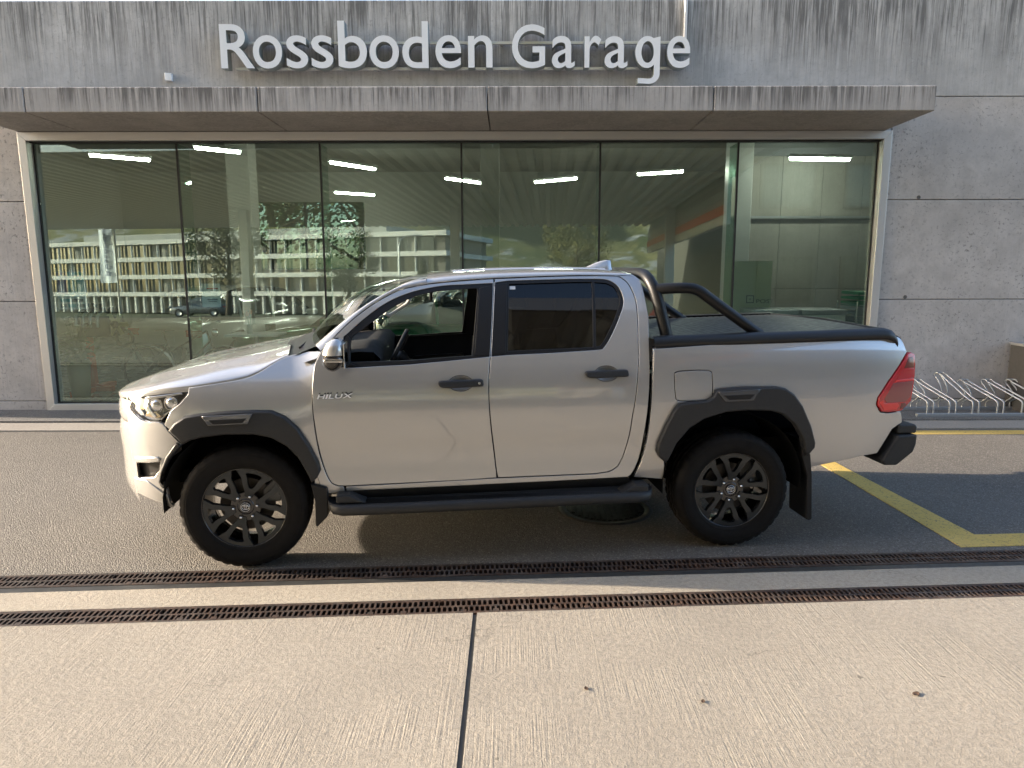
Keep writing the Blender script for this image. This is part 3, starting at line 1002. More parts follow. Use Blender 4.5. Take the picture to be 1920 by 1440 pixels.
# antenna fin
fp = TR['fin']
g = MB()
rowsF = []
for (x, z) in ((2.262, 1.822), (2.30, 1.838), (2.345, 1.858), (2.39, 1.872), (2.43, 1.879), (2.46, 1.877), (2.468, 1.82)):
    wd = .032 if x < 2.44 else .026
    zb = 1.806
    rowsF.append([(x, -wd, zb), (x, -wd * .75, zb + (z - zb) * .4), (x, -wd * .3, zb + (z - zb) * .85), (x, 0, z), (x, wd * .3, zb + (z - zb) * .85), (x, wd * .75, zb + (z - zb) * .4), (x, wd, zb)])
g.grid(rowsF, True)
g.build('antenna_fin', M_PAINT, roof)
# A pillars
E_ = [(.445, -.742, 1.362), (.60, -.697, 1.487), (.755, -.66, 1.594), (.90, -.628, 1.675), (1.01, -.605, 1.7225), (1.13, -.58, 1.756)]
E_ = smooth_line(E_, 4)
Dp = [(p[0], -spl(CAB, p[1]) + .0, p[1]) for p in DT if p[0] <= 1.135]
Dp.append((1.135, -spl(CAB, lerp_tab(DT, 1.135)), lerp_tab(DT, 1.135)))
def resample(pts, n):
    L = [0]
    for i in range(1, len(pts)): L.append(L[-1] + (Vector(pts[i]) - Vector(pts[i - 1])).length)
    out = []
    for k in range(n):
        s = L[-1] * k / (n - 1)
        i = max(j for j in range(len(L)) if L[j] <= s + 1e-9)
        i = min(i, len(pts) - 2)
        t = (s - L[i]) / max(1e-9, L[i + 1] - L[i])
        out.append(Vector(pts[i]).lerp(Vector(pts[i + 1]), t))
    return out
n = 22
A0, A1 = resample(Dp, n), resample(E_, n)
for s in (1, -1):
    rows = []
    for i in range(n):
        r_ = []
        for k in range(7):
            t = k / 6
            p = A0[i].lerp(A1[i], t)
            nb = Vector((-.35, -.55, .6)).normalized() * (.016 * 4 * t * (1 - t))
            p = p + nb + Vector((0, 0, .003))
            r_.append((p.x, p.y * s, p.z))
        q = A1[i] + Vector((.02, .035, -.02))
        r_.append((q.x, q.y * s, q.z))
        rows.append(r_)
    MB().grid(rows, True, flip=(s < 0)).build('a_pillar', M_PAINT, tt)
# windscreen
rows = []
for i in range(n):
    e = A1[i]
    t = i / (n - 1)
    r_ = []
    for k in range(15):
        u = -1 + 2 * k / 14
        bul = (1 - u * u)
        zt = e.z + .010 * bul * (1 - t) + t * ((roof_z(1.13, u * abs(e.y))[0] - .006) - e.z)
        r_.append((e.x - .13 * bul * (1 - t) + .006, u * abs(e.y) * .995, zt - .004))
    rows.append(r_)
MB().grid(rows, True).build('windscreen', M_CARGL, tt)
# cowl panel and wiper
g = MB()
rows = []
for x, z in ((.20, 1.262), (.30, 1.292), (.40, 1.335), (.49, 1.372)):
    rows.append([(x - .13 * (1 - (y / .72) ** 2), y, z + .03 * (1 - (y / .75) ** 2)) for y in (-.73, -.6, -.4, -.2, 0, .2, .4, .6, .73)])
g.grid(rows, True).build('cowl', M_BPLAS, tt)
g = MB().tube([(.33, -.62, 1.335), (.36, -.3, 1.372), (.30, .1, 1.39)], .008, 6)
g.build('wiper', M_BPLAS, tt)

# --- front wings, doors, cab side, bed
fo = TR['fflare_out']; fi = TR['fflare_in']
midF = [((a[0] * .5 + b_[0] * .5), (a[1] * .5 + b_[1] * .5)) for a, b_ in zip(resample([(p[0], p[1], 0) for p in fo], 24), resample([(p[0], p[1], 0) for p in reversed(fi)], 24))]
ro = TR['rflare_out']; ri_ = TR['rflare_in']
midR = [((a[0] * .5 + b_[0] * .5), (a[1] * .5 + b_[1] * .5)) for a, b_ in zip(resample([(p[0], p[1], 0) for p in ro], 28), resample([(p[0], p[1], 0) for p in reversed(ri_)], 28))]
dgf = smooth_line(TR['door_gap_front'], 3)
fender = ([(-.282, 1.132)] + smooth_line(TR['hood_cut'][2:], 3)[1:] + [(.34, 1.312), (.397, 1.324), (.487, 1.328)] + dgf[1:] +
          [(.600, .503), (.606, .468), (.50, .452), (.42, .439)] + list(reversed(midF[:-1])) + [(-.43, .915), (-.384, 1.001), (-.325, 1.046), (-.286, 1.093)])
panel('front_wing', fender, Wfen, M_PAINT, tt, step=.04)
seal = TR['fseal']
bg_ = smooth_line(TR['b_gap'], 3)
fdoor = DT[:-1] + [(1.555, 1.7575)] + bg_[1:-1] + [(1.545, .523), (1.34, .514), (.9, .507), (.611, .502)] + list(reversed(dgf))
sealf = smooth_line([(.640, 1.236), (.624, 1.395), (.645, 1.428), (.724, 1.499), (.817, 1.571), (.905, 1.624), (.994, 1.661), (1.09, 1.688), (1.229, 1.712), (1.369, 1.719)], 3) + [(1.552, 1.727), (1.532, 1.488), (1.513, 1.289), (1.25, 1.267), (1.019, 1.250)]
def handle_data(cx_, cz_):
    bowl = [(cx_ + .074 * math.cos(a), cz_ + .046 * math.sin(a)) for a in [2 * math.pi * i / 20 for i in range(20)]]
    bar = smooth_line([(cx_ - .137, cz_), (cx_ - .130, cz_ + .018), (cx_ - .06, cz_ + .021), (cx_ + .06, cz_ + .024), (cx_ + .125, cz_ + .024), (cx_ + .137, cz_ + .006),
                       (cx_ + .130, cz_ - .017), (cx_ + .06, cz_ - .019), (cx_ - .06, cz_ - .024), (cx_ - .12, cz_ - .019), (cx_ - .137, cz_)], 3)[:-1]
    return bowl, bar
HF, HR = (1.326, 1.131), (2.234, 1.173)
bowlF, barF = handle_data(*HF)
bowlR, barR = handle_data(*HR)
door_f = panel('front_door', fdoor, Wcab, M_PAINT, tt, holes=[sealf, bowlF], step=.04)
rg = smooth_line(RG, 3)
rdoor = [(1.560, 1.7575)] + rg[1:] + [(2.29, .552), (2.258, .538), (2.17, .528), (1.55, .523)] + list(reversed([(p[0] + .001, p[1]) for p in bg_[1:-1]]))
rw = TR['rwin']
sealr = [(1.514, 1.289), (1.534, 1.488), (1.554, 1.729), (1.645, 1.741), (2.041, 1.750)] + smooth_line([(2.215, 1.750), (2.290, 1.744), (2.344, 1.714), (2.372, 1.665), (2.380, 1.62), (2.367, 1.568), (2.316, 1.464), (2.258, 1.368), (2.218, 1.322)], 3) + [(2.17, 1.318), (1.9, 1.305), (1.611, 1.296)]
door_r = panel('rear_door', rdoor, Wcab, M_PAINT, tt, holes=[sealr, bowlR], step=.04)
for dr, bowl, bar, (hx, hz) in ((door_f, bowlF, barF, HF), (door_r, bowlR, barR, HR)):
    Wd = lambda x, z, hx=hx, hz=hz: Wcab(x, z) - .026 * max(0, 1 - ((x - hx) / .074) ** 2 - ((z - hz) / .046) ** 2) ** .8 - .001
    panel('handle_bowl', bowl, Wd, M_PAINT, dr, step=.012, lip=.004, gap=0, rad=.001)
    panel('door_handle', bar, Wcab, M_PLAS, dr, off=.030, step=.03, lip=.026, gap=0, rad=.009)
panel('lock_cylinder', [(1.438 + .008 * math.cos(a), 1.134 + .008 * math.sin(a)) for a in [i * .6283 for i in range(10)]], Wcab, M_CHROME, door_f[0:1] * 2, off=.0325, step=.02, lip=.006, gap=0, rad=.001, sides=(-1,))
# window trims and glass
fg = smooth_line([(.664, 1.265), (.667, 1.395), (.725, 1.45), (.818, 1.518), (.905, 1.578), (1.021, 1.637), (1.09, 1.661), (1.194, 1.681), (1.298, 1.691), (1.445, 1.699)], 3) + [(1.449, 1.677), (1.40, 1.290), (1.25, 1.284), (1.019, 1.268)]
panel('window_trim', sealf, Wcab, M_BPLAS, door_f, off=-.006, holes=[fg], step=.04, lip=.022, gap=-.002, rad=.003)
panel('door_glass', fg, Wcab, M_CARGL, door_f, off=-.016, step=.06, lip=.002, gap=-.004, rad=.001, sides=(1,))
rgl = [(1.618, 1.315), (1.648, 1.724), (2.041, 1.734)] + [(2.190, 1.7345), (2.162, 1.330)]
qgl = [(2.205, 1.734)] + smooth_line([(2.285, 1.727), (2.331, 1.703), (2.354, 1.660), (2.361, 1.62), (2.349, 1.574), (2.300, 1.473), (2.243, 1.380), (2.208, 1.338)], 3) + [(2.177, 1.332)]
panel('window_trim', sealr, Wcab, M_BPLAS, door_r, off=-.006, holes=[rgl, qgl], step=.04, lip=.022, gap=-.002, rad=.003)
panel('door_glass', rgl, Wcab, M_TINT, door_r, off=-.016, step=.06, lip=.002, gap=-.004, rad=.001)
panel('quarter_glass', qgl, Wcab, M_TINT, door_r, off=-.016, step=.05, lip=.002, gap=-.004, rad=.001)
# pillar trims: satin black plates between the doors
panel('pillar_trim', [(1.458, 1.700), (1.549, 1.721), (1.512, 1.293), (1.412, 1.291)], Wcab, M_BPLAS, door_f, off=-.0015, step=.05, lip=.012, gap=.0015, rad=.003)
panel('pillar_trim', [(1.557, 1.722), (1.639, 1.732), (1.608, 1.302), (1.518, 1.294)], Wcab, M_BPLAS, door_r, off=-.0015, step=.05, lip=.012, gap=.0015, rad=.003)
panel('mirror_plate', [(.646, 1.243), (.629, 1.392), (.645, 1.424), (.664, 1.40), (.662, 1.262), (.70, 1.247)], Wcab, M_BPLAS, door_f, off=.004, step=.05, lip=.014, gap=0, rad=.003)
# sticker in rear window
panel('sticker', [(1.654, 1.709), (1.690, 1.710), (1.690, 1.690), (1.653, 1.689)], Wcab, plain('white_sticker', (.75, .75, .75), .5), door_r[0:1] * 2, off=-.0145, step=.02, lip=.0012, gap=0, rad=.0005, sides=(-1,))
cabside = [(2.338, 1.7745)] + rg[9:] + [(2.29, .552), (2.258, .538), (2.17, .528), (1.545, .5225), (.9, .507), (.611, .502), (.609, .468), (1.158, .475), (1.894, .487), (2.386, .498)] + \
    smooth_line(list(reversed(TR['cab_rear']))[0:], 3)[1:] + smooth_line([(2.537, 1.51), (2.526, 1.648), (2.514, 1.735)], 3) + [(2.502, 1.757), (2.47, 1.771), (2.43, 1.7755)]
cs = panel('cab_side', cabside, Wcab, M_PAINT, tt, step=.04)
fuelp = smooth_line(TR['fuel'] + TR['fuel'][:1], 3)[:-1]
lt = TR['tail']
bedp = smooth_line(list(reversed(TR['bed_front'])), 3) + [(2.956, 1.347), (3.399, 1.359), (3.852, 1.370), (4.180, 1.379)] + [(4.205, 1.368), (4.227, 1.336), (4.250, 1.276)] + \
    [(4.194, 1.198), (4.11, 1.092), (4.038, .985), (4.031, .94), (4.066, .886), (4.119, .878), (4.222, .884)] + [(4.236, .86), (4.247, .806), (4.174, .764), (4.085, .601)] + TR['bed_bottom'][1:] + \
    [(3.560, .56)] + list(reversed(midR)) + [(2.628, .57), (2.627, .471)]
bed = panel('bed_side', bedp, Wbed, M_PAINT, tt, holes=[fuelp], step=.045)
panel('fuel_flap', fuelp, Wbed, M_PAINT, bed[0:1] * 2, step=.04, gap=.0028, sides=(-1,))
panel('fuel_flap', fuelp, Wbed, M_PAINT, bed[1:2] * 2, step=.04, gap=.0005, sides=(1,))
# wheel arch trims
def Wffl(x, z): return Wfen(x, z) + .012
panel('arch_trim', fo + fi[1:], Wffl, M_PLAS, tt, off=.030, step=.035, lip=.055, gap=0, rad=.014)
panel('arch_trim', ro + ri_[1:-1], Wbed, M_PLAS, tt, off=.040, step=.035, lip=.055, gap=0, rad=.014)
M_INS = plain('smoked_reflector', (.075, .075, .078), .12, 0, .8)
for po, W_ in ((TR['finsert'], Wffl), (TR['rinsert'], Wbed)):
    c = (sum(p[0] for p in po) / 4, sum(p[1] for p in po) / 4)
    sh = [(c[0] + (p[0] - c[0]) * .97, c[1] + (p[1] - c[1]) * .88 - .004) for p in po]
    panel('arch_insert', sh, W_, M_INS, tt, off=.0445, step=.03, lip=.012, gap=0, rad=.004)
    sh2 = [(c[0] + (p[0] - c[0]) * .72, c[1] + (p[1] - c[1]) * .38 - .012) for p in po]
    panel('arch_insert_slot', sh2, W_, M_BPLAS, tt, off=.0462, step=.03, lip=.003, gap=0, rad=.002)

# --- bonnet
hc = [(-.935, 1.012), (-.90, 1.026), (-.84, 1.046), (-.75, 1.066)] + TR['hood_cut']
hs = [(-.965, 1.02), (-.93, 1.045), (-.834, 1.083), (-.738, 1.118), (-.642, 1.150), (-.499, 1.189), (-.307, 1.232), (-.163, 1.266), (.03, 1.296), (.223, 1.319), (.30, 1.328)]
st = [-.935, -.925, -.91, -.89, -.865, -.83, -.79, -.74, -.68, -.61, -.53, -.44, -.34, -.24, -.14, -.04, .05, .12, .18, .23, .279]
rows = []
uu = [-1, -.995, -.98, -.95, -.90, -.83, -.75, -.68, -.62, -.56, -.48, -.38, -.25, -.12]
uu = uu + [0] + [-u for u in reversed(uu)]
for i, x in enumerate(st):
    ze = spl(hc, x) + .002
    ye = Wfen(max(x, -.937), ze) - .004
    zc = spl(hs, x)
    r_ = []
    for u in uu:
        a = abs(u)
        z = ze + (zc - ze) * (1 - a ** 2.6) ** .62 + .016 * math.exp(-((a - .64) / .07) ** 2) * min(1, (x + .95) / .4)
        xx = x - .06 * (1 - a * a) * (max(0, (x + .2)) / .48) ** 2
        r_.append((xx, u * ye, z))
    r_ = [(r_[0][0], r_[0][1] * .995, r_[0][2] - .03)] + r_ + [(r_[-1][0], r_[-1][1] * .995, r_[-1][2] - .03)]
    rows.append(r_)
nose_row = [(p[0] + .008, p[1], p[2] - .035) for p in rows[0]]
MB().grid([nose_row] + rows, True).build('bonnet', M_PAINT, tt)

# --- front bumper, grille
def xf(w):
    return -.15 - .79 * (max(0, 1 - (w / .9) ** 2)) ** (1 / 2.6)
ba = TR['bumper_arch']
bump_side = [(-.70, 1.003), (-.651, .967), (-.591, .934), (-.53, .923), (-.466, .931), (-.436, .920), (-.406, .880)] + smooth_line(ba[3:], 2) + [(-.444, .378), (-.505, .401), (-.583, .418), (-.658, .436), (-.70, .440)]
fog = [(-.66, .668), (-.478, .697), (-.490, .630), (-.533, .580), (-.66, .556)]
bs = panel('front_bumper', bump_side, Wfen, M_PAINT, tt, holes=[fog], step=.035, gap=.001, rad=.004)
panel('fog_recess', fog, lambda x, z: Wfen(x, z) - .045, M_BPLAS, bs, step=.04, lip=.02, gap=-.012, rad=.002)
panel('bumper_ledge', [(-.665, .690), (-.49, .716), (-.470, .700), (-.485, .682), (-.66, .655)], Wfen, M_PAINT, bs, off=.014, step=.03, lip=.03, gap=0, rad=.008)
panel('bumper_arch_trim', smooth_line(ba[3:8], 3) + [(-.470, .525), (-.500, .555), (-.482, .622), (-.430, .722), (-.358, .812)], Wfen, M_PLAS, bs, off=.022, step=.03, lip=.05, gap=0, rad=.010)
panel('bumper_lip', [(-.70, .548), (-.60, .560), (-.53, .520), (-.455, .470), (-.444, .385), (-.505, .405), (-.583, .422), (-.70, .446)], Wfen, M_PAINT, bs, off=.010, step=.03, lip=.03, gap=0, rad=.010)
g = MB()
rows = []
for z, sx in ((.36, .07), (.40, .03), (.45, .0), (.52, -.006), (.60, .0), (.70, .0), (.80, -.008), (.86, .0), (.90, .02)):
    k = Wfen(-.70, z) / .704
    rows.append([(xf(abs(y)) + sx * (1 - (y / .72) ** 4), y * k, z) for y in [-.704, -.66, -.6, -.5, -.4, -.3, -.2, -.1, 0, .1, .2, .3, .4, .5, .6, .66, .704]])
g.grid(rows, True, flip=True).build('bumper_centre', M_PAINT, bs[0])
g = MB()
g.grid([[(xf(abs(y)) + dx, y, z) for y in [-.46, -.4, -.3, -.2, -.1, 0, .1, .2, .3, .4, .46]] for z, dx in ((.66, .03), (.75, .03), (.84, .03), (.90, .04), (.97, .05), (1.01, .06))], True, flip=True)
gr = g.build('grille', M_BPLAS, tt)
for z in (.70, .76, .82, .88, .94):
    MB().tube([(xf(abs(y)) + .022 + (.015 if z > .9 else 0), y, z) for y in [-.44, -.3, -.15, 0, .15, .3, .44]], .010, 8).build('grille_bar', M_GBLK, gr)
# painted nose between grille and headlights
for s in (-1, 1):
    rows = []
    for z, dx in ((.895, .012), (.93, .0), (.97, .004), (1.0, .010), (1.03, .022)):
        rows.append([(xf(y) + dx, s * y, z) for y in (.45, .52, .58, .63, .67, .70, .715)])
    MB().grid(rows, True, flip=(s > 0)).build('nose_panel', M_PAINT, tt)
# headlights
hl = [(-.704, 1.055), (-.672, 1.080), (-.636, 1.086), (-.44, 1.111), (-.306, 1.129), (-.286, 1.129), (-.290, 1.093), (-.329, 1.046), (-.388, 1.001), (-.440, .960), (-.463, .935), (-.53, .926), (-.591, .937), (-.651, .970), (-.704, 1.006)]
hls = panel('headlight', hl, lambda x, z: Wfen(x, z) - .05, plain('lamp_reflector', (.42, .42, .43), .22, .95), tt, step=.03, lip=.03, gap=-.004, rad=.003)
def inside(name, poly, mat, d, **k):
    panel(name, poly, lambda x, z: Wfen(x, z) - d, mat, hls, step=.02, lip=.015, gap=0, rad=.003, **k)
inside('lamp_bezel', [(-.52, 1.078), (-.42, 1.092), (-.315, 1.106), (-.315, 1.075), (-.36, 1.03), (-.42, .985), (-.47, .955), (-.50, .985), (-.53, 1.03)], M_GBLK, .042)
inside('light_strip', [(-.55, 1.068), (-.44, 1.085), (-.33, 1.100), (-.32, 1.090), (-.43, 1.071), (-.525, 1.054), (-.545, 1.03), (-.515, .985), (-.485, .958), (-.50, .948), (-.545, .985), (-.57, 1.03)], M_CHROME, .02)
inside('light_strip', [(-.69, 1.055), (-.62, 1.074), (-.60, 1.055), (-.61, 1.0), (-.57, .957), (-.60, .95), (-.65, .985), (-.695, 1.015)], M_CHROME, .03)
inside('light_strip', [(-.57, .952), (-.48, .944), (-.455, .955), (-.49, .985), (-.55, .975)], plain('amber_chrome', (.62, .48, .30), .15, .8), .03)
for s, h_ in ((-1, hls[0]), (1, hls[1])):
    for (x, z, r) in ((-.40, 1.035, .036), (-.495, 1.015, .040)):
        w = Wfen(x, z) - .035
        MB().lathe([(.0, -.012), (r * .5, -.010), (r * .86, .0), (r, .006), (r * 1.12, -.004), (r * 1.12, .03)], 24, Matrix.Translation((x, s * w, z)) @ (Matrix.Rotation(R_(-18), 4, 'Z') if s < 0 else Matrix.Rotation(R_(180 + 18), 4, 'Z'))).build('projector', M_CHROME, h_)
panel('lens', hl, Wfen, M_LENS, hls, off=-.001, step=.03, lip=.012, gap=.0015, rad=.003)

# --- tail lights
m = NT('red_lens'); m.set(Base_Color=(.55, .012, .018, 1), Roughness=.12, Coat_Weight=1.0); m.b.inputs['Subsurface Weight'].default_value = 0
M_RED = m.m
M_RED2 = plain('dark_red_lens', (.16, .012, .014), .15, 0, .8)
M_RED3 = plain('bright_red_reflector', (.85, .04, .035), .2, 0, .6)
M_PINK = plain('red_grey_lens', (.30, .07, .065), .18, 0, .7)
ltp = [(4.254, 1.269), (4.275, 1.274), (4.305, 1.258), (4.310, 1.194), (4.309, 1.128), (4.303, 1.04), (4.292, .951), (4.252, .914), (4.222, .889), (4.119, .883), (4.069, .891), (4.036, .94), (4.042, .985), (4.114, 1.090), (4.198, 1.196)]
tls = panel('tail_light', ltp, Wbed, M_RED, tt, off=.010, step=.03, lip=.06, gap=0, rad=.006)
def tl(name, poly, mat): panel(name, poly, Wbed, mat, tls, off=.0125, step=.03, lip=.006, gap=0, rad=.002)
tl('lens_segment', [(4.252, 1.240), (4.285, 1.245), (4.297, 1.175), (4.218, 1.172)], M_RED2)
tl('lens_segment', [(4.212, 1.165), (4.298, 1.168), (4.297, 1.110), (4.163, 1.104)], M_RED)
tl('lens_segment', [(4.140, 1.078), (4.292, 1.086), (4.284, .985), (4.245, .950), (4.10, .950), (4.080, .975)], M_PINK)
tl('lens_segment', [(4.050, .952), (4.070, .972), (4.085, .945), (4.185, .945), (4.200, .925), (4.180, .900), (4.085, .898)], M_RED3)
tl('lens_segment', [(4.208, .905), (4.215, .940), (4.240, .945), (4.255, .930), (4.235, .905)], M_RED2)
panel('lens_rib', [(4.165, 1.098), (4.300, 1.104), (4.298, 1.088), (4.150, 1.084)], Wbed, M_RED3, tls, off=.016, step=.03, lip=.008, gap=0, rad=.003)
# tailgate, rear bumper
g = MB()
g.grid([[(4.262 - .02 * (abs(y) / .75) ** 4 + dx, y, z) for y in (-.80, -.78, -.7, -.5, -.25, 0, .25, .5, .7, .78, .80)] for z, dx in ((.79, -.01), (.83, .0), (.95, .012), (1.06, .004), (1.2, .012), (1.32, .004), (1.365, -.012), (1.38, -.04))], True)
tg = g.build('tailgate', M_PAINT, tt)
MB().box(4.262, 4.285, -.12, .12, 1.10, 1.17).build('tailgate_handle', M_BPLAS, tg, .008)
rbp = [(4.22, .806), (4.315, .804), (4.325, .782), (4.322, .69), (4.312, .615), (4.206, .523), (4.112, .525), (4.10, .56), (4.19, .727)]
rb = MB()
rb.prism([(4.215, .795), (4.335, .795), (4.345, .775), (4.342, .735), (4.21, .735)], -.88, .88, 'y')
rbo = rb.build('rear_bumper', M_PLAS, tt, .012, 3)
for s in (-1, 1):
    MB().prism([(4.205, .728), (4.338, .730), (4.335, .66), (4.318, .61), (4.21, .523), (4.118, .526), (4.105, .56)], s * .62, s * .90, 'y').build('bumper_end', M_PLAS, rbo, .014, 3)
MB().box(4.18, 4.33, -.62, .62, .60, .73).build('bumper_step', M_BPLAS, rbo, .01)

# --- load bed cover and roll bar
g = MB()
rows = []
nx = 84
for i in range(nx + 1):
    x = 2.555 + i * (4.13 - 2.555) / nx
    zz = 1.378 + (x - 2.555) * .024
    gq = -.0035 if i % 3 == 0 else 0
    rows.append([(x, y, zz + .012 * (1 - (y / .8) ** 2) + gq) for y in (-.775, -.6, -.3, 0, .3, .6, .775)])
g.grid(rows, True)
bc = g.build('bed_cover', plain('ribbed_black_cover', (.020, .021, .024), .5, var=.1), tt)
for s in (-1, 1):
    sec = [(.765, 1.325), (.865, 1.325), (.868, 1.352), (.858, 1.378), (.835, 1.392), (.800, 1.396), (.765, 1.388)]
    rows = []
    for x, dz in ((2.54, .004), (2.9, .0125), (3.3, .021), (3.7, .030), (4.07, .038), (4.10, .036), (4.135, .026), (4.165, .008), (4.18, -.02)):
        rows.append([(x, s * (y - (.02 if x > 4.15 else 0)), z + dz) for y, z in sec])
    MB().grid(rows, True, flip=(s < 0)).build('bed_rail', plain('black_rail', (.009, .0095, .011), .45) if s < 0 else bpy.data.materials['black_rail'], bc)
MB().tube([(4.11, -.78, 1.405), (4.13, 0, 1.42), (4.11, .78, 1.405)], .022, 10).build('cover_lip', M_MATTE, bc)
sb = MB()
near = [(2.664, -.750, 1.345), (2.648, -.745, 1.42), (2.628, -.735, 1.50), (2.604, -.718, 1.60), (2.585, -.695, 1.675), (2.565, -.655, 1.735), (2.552, -.59, 1.770), (2.545, -.50, 1.783), (2.542, -.3, 1.786)]
path = smooth_line(near, 3) + [(2.542, 0, 1.787)] + [(p[0], -p[1], p[2]) for p in reversed(smooth_line(near, 3))]
sb.tube(path, .0385, 16)
sbo = sb.build('roll_bar', M_MATTE, tt)
for s in (-1, 1):
    leg = smooth_line([(2.595, s * .70, 1.688), (2.70, s * .735, 1.695), (2.80, s * .745, 1.694), (2.86, s * .748, 1.676), (2.91, s * .75, 1.643), (3.02, s * .752, 1.567), (3.12, s * .753, 1.498), (3.25, s * .755, 1.41), (3.325, s * .757, 1.36)], 3)
    MB().tube(leg, .035, 14).build('roll_bar_leg', M_MATTE, sbo)
    MB().box(2.585, 2.73, s * .70, s * .80, 1.338, 1.362).build('roll_bar_foot', M_MATTE, sbo, .006)
    MB().tube([(2.667, s * .751, 1.34), (2.660, s * .749, 1.39)], .042, 16).build('roll_bar_cuff', M_BPLAS, sbo)
# cab back wall with rear window
g = MB()
g.grid([[(2.500 + .012 * (1 - abs(y) / .8), y * k, z) for y in (-.86, -.6, -.3, 0, .3, .6, .86)] for z, k in ((.5, 1.), (.9, 1.0), (1.25, .985), (1.34, .95))], True).build('cab_back', M_PAINT, tt)
MB().grid([[(2.503 + .006 * (1 - abs(y) / .6), y, z) for y in (-w, -w / 2, 0, w / 2, w)] for z, w in ((1.34, .72), (1.5, .69), (1.70, .60))], True).build('rear_window', M_TINT, tt)
for s in (-1, 1):
    MB().grid([[(2.506, s * a, z), (2.506, s * b2, z)] for z, a, b2 in ((1.33, .72, .82), (1.5, .69, .745), (1.70, .60, .655), (1.742, .40, .625))], True, flip=(s > 0)).build('rear_pillar', M_PAINT, tt)

# --- door mirror
for s, dr in ((-1, door_f[0]), (1, door_f[1])):
    def shell(z0, z1, nm, mat, k=1.0):
        rows = []
        for i in range(13):
            v_ = i / 12
            z = z0 + (z1 - z0) * v_
            r_ = []
            for j in range(24):
                an = 2 * math.pi * j / 24
                q = (z - 1.335) / .095
                q = max(-.995, min(.995, q))
                rad = (1 - abs(q) ** 2.6) ** .5
                cxm = .602 + .012 * q
                ca, sa = math.cos(an), math.sin(an)
                e = 2.5
                R__ = 1 / ((abs(ca) ** e + abs(sa) ** e) ** (1 / e))
                hx = .072 if ca < 0 else .058
                r_.append((cxm + hx * k * rad * R__ * ca, s * (1.015 + .098 * k * (.25 + .75 * rad) * R__ * sa), z))
            r_.append(r_[0])
            rows.append(r_)
        return MB().grid(rows, True, flip=(s < 0)).build(nm, mat, dr)
    shell(1.338, 1.4285, 'mirror_cap', M_PAINT)
    shell(1.2425, 1.336, 'mirror_base', M_GBLK, .985)
    MB().prism([(.545, 1.302), (.56, 1.325), (.655, 1.322), (.655, 1.300)], s * .985, s * 1.118, 'y').build('mirror_indicator', M_CHROME, dr, .006)
    MB().box(.656, .664, s * .945, s * 1.09, 1.262, 1.405).build('mirror_glass', plain('mirror_silver', (.8, .82, .82), .03, 1.0) if s < 0 else bpy.data.materials['mirror_silver'], dr, .003)
    MB().prism([(.60, 1.25), (.66, 1.25), (.665, 1.31), (.61, 1.30)], s * .86, s * .96, 'y').build('mirror_arm', M_BPLAS, dr, .01)

# --- badge
M_BADGE = plain('badge_bright_reflection', (.90, .90, .91), .25)
for i, (ch, w0, w1) in enumerate((('H', .0, .20), ('I', .235, .29), ('L', .325, .47), ('U', .50, .70), ('X', .725, .985))):
    x0, x1 = .468 + w0 * .205, .468 + w1 * .205
    zc = 1.056 + (x0 - .468) * .02
    base_o = None
    for dz, dy, mt in ((.004, .0006, M_BADGE_DARK), (0.0, .0042, M_BADGE)):  # dark copy above, white copy below: the chrome's reflections painted as colour
        o = fit_text(ch, 'badge_letter' if base_o is None else 'letter_face', x0, x1, zc + dz, zc + dz + (.032 if dz else .026), -.0035, 0, [mt], door_f[0] if base_o is None else base_o, .016)
        for q in o.data.vertices:
            q.co.x += (q.co.z - zc) * .35
            q.co.y -= Wcab(q.co.x, q.co.z) + dy
        o.data.update()
        base_o = o

# --- sill, step, mud flaps
for s in (-1, 1):
    MB().grid([[(x, s * (.865 - dy), z - dz) for dy, dz in ((.0, .0), (.004, .03), (.03, .08), (.10, .10))] for x, z in ((.60, .470), (1.158, .477), (1.894, .489), (2.40, .498))], True, flip=(s > 0)).build('sill_cover', M_BPLAS, tt)
    rows = []
    sec = [(-.800, .385), (-.815, .352), (-.85, .343), (-.965, .343), (-.992, .352), (-1.003, .375), (-1.0, .398), (-.985, .414), (-.965, .416), (-.955, .402), (-.86, .402), (-.845, .418), (-.81, .42), (-.800, .385)]
    for x, k, dz in ((.505, .30, .03), (.515, .55, .015), (.54, .85, .004), (.60, 1, 0), (.9, 1, 0), (2.1, 1, .012), (2.42, 1, .014), (2.50, .88, .018), (2.53, .55, .03), (2.54, .30, .04)):
        rows.append([(x, -s * ((y + .86) * k - .86), (z - .385) * (k * .6 + .4) + .385 + dz) for y, z in sec])
    so = MB().grid(rows, True, flip=(s > 0)).build('side_step', M_PLAS, tt)
    for k in range(4):
        MB().box(.72, 2.32, s * (.868 + k * .022) - .004, s * (.868 + k * .022) + .004, .4045, .4135).build('tread_rib', M_BPLAS, so)
    for x in (.66, 2.40):
        MB().prism([(x - .1 * (1 if x < 1 else -1), .42), (x + .08 * (1 if x < 1 else -1), .418), (x - .02 * (1 if x < 1 else -1), .47), (x - .1 * (1 if x < 1 else -1), .47)], s * .80, s * .965, 'y').build('step_end', M_PLAS, so, .01)
    MB().prism([(.405, .53), (.425, .42), (.422, .262), (.432, .253), (.497, .318), (.505, .44), (.50, .50)], s * .74, s * .90, 'y').build('mud_flap', M_BPLAS, tt, .006)
    MB().prism([(3.545, .715), (3.600, .616), (3.620, .477), (3.640, .175), (3.622, .165), (3.60, .172), (3.585, .48), (3.54, .62)], s * .66, s * .90, 'y').build('mud_flap', M_BPLAS, tt, .006)

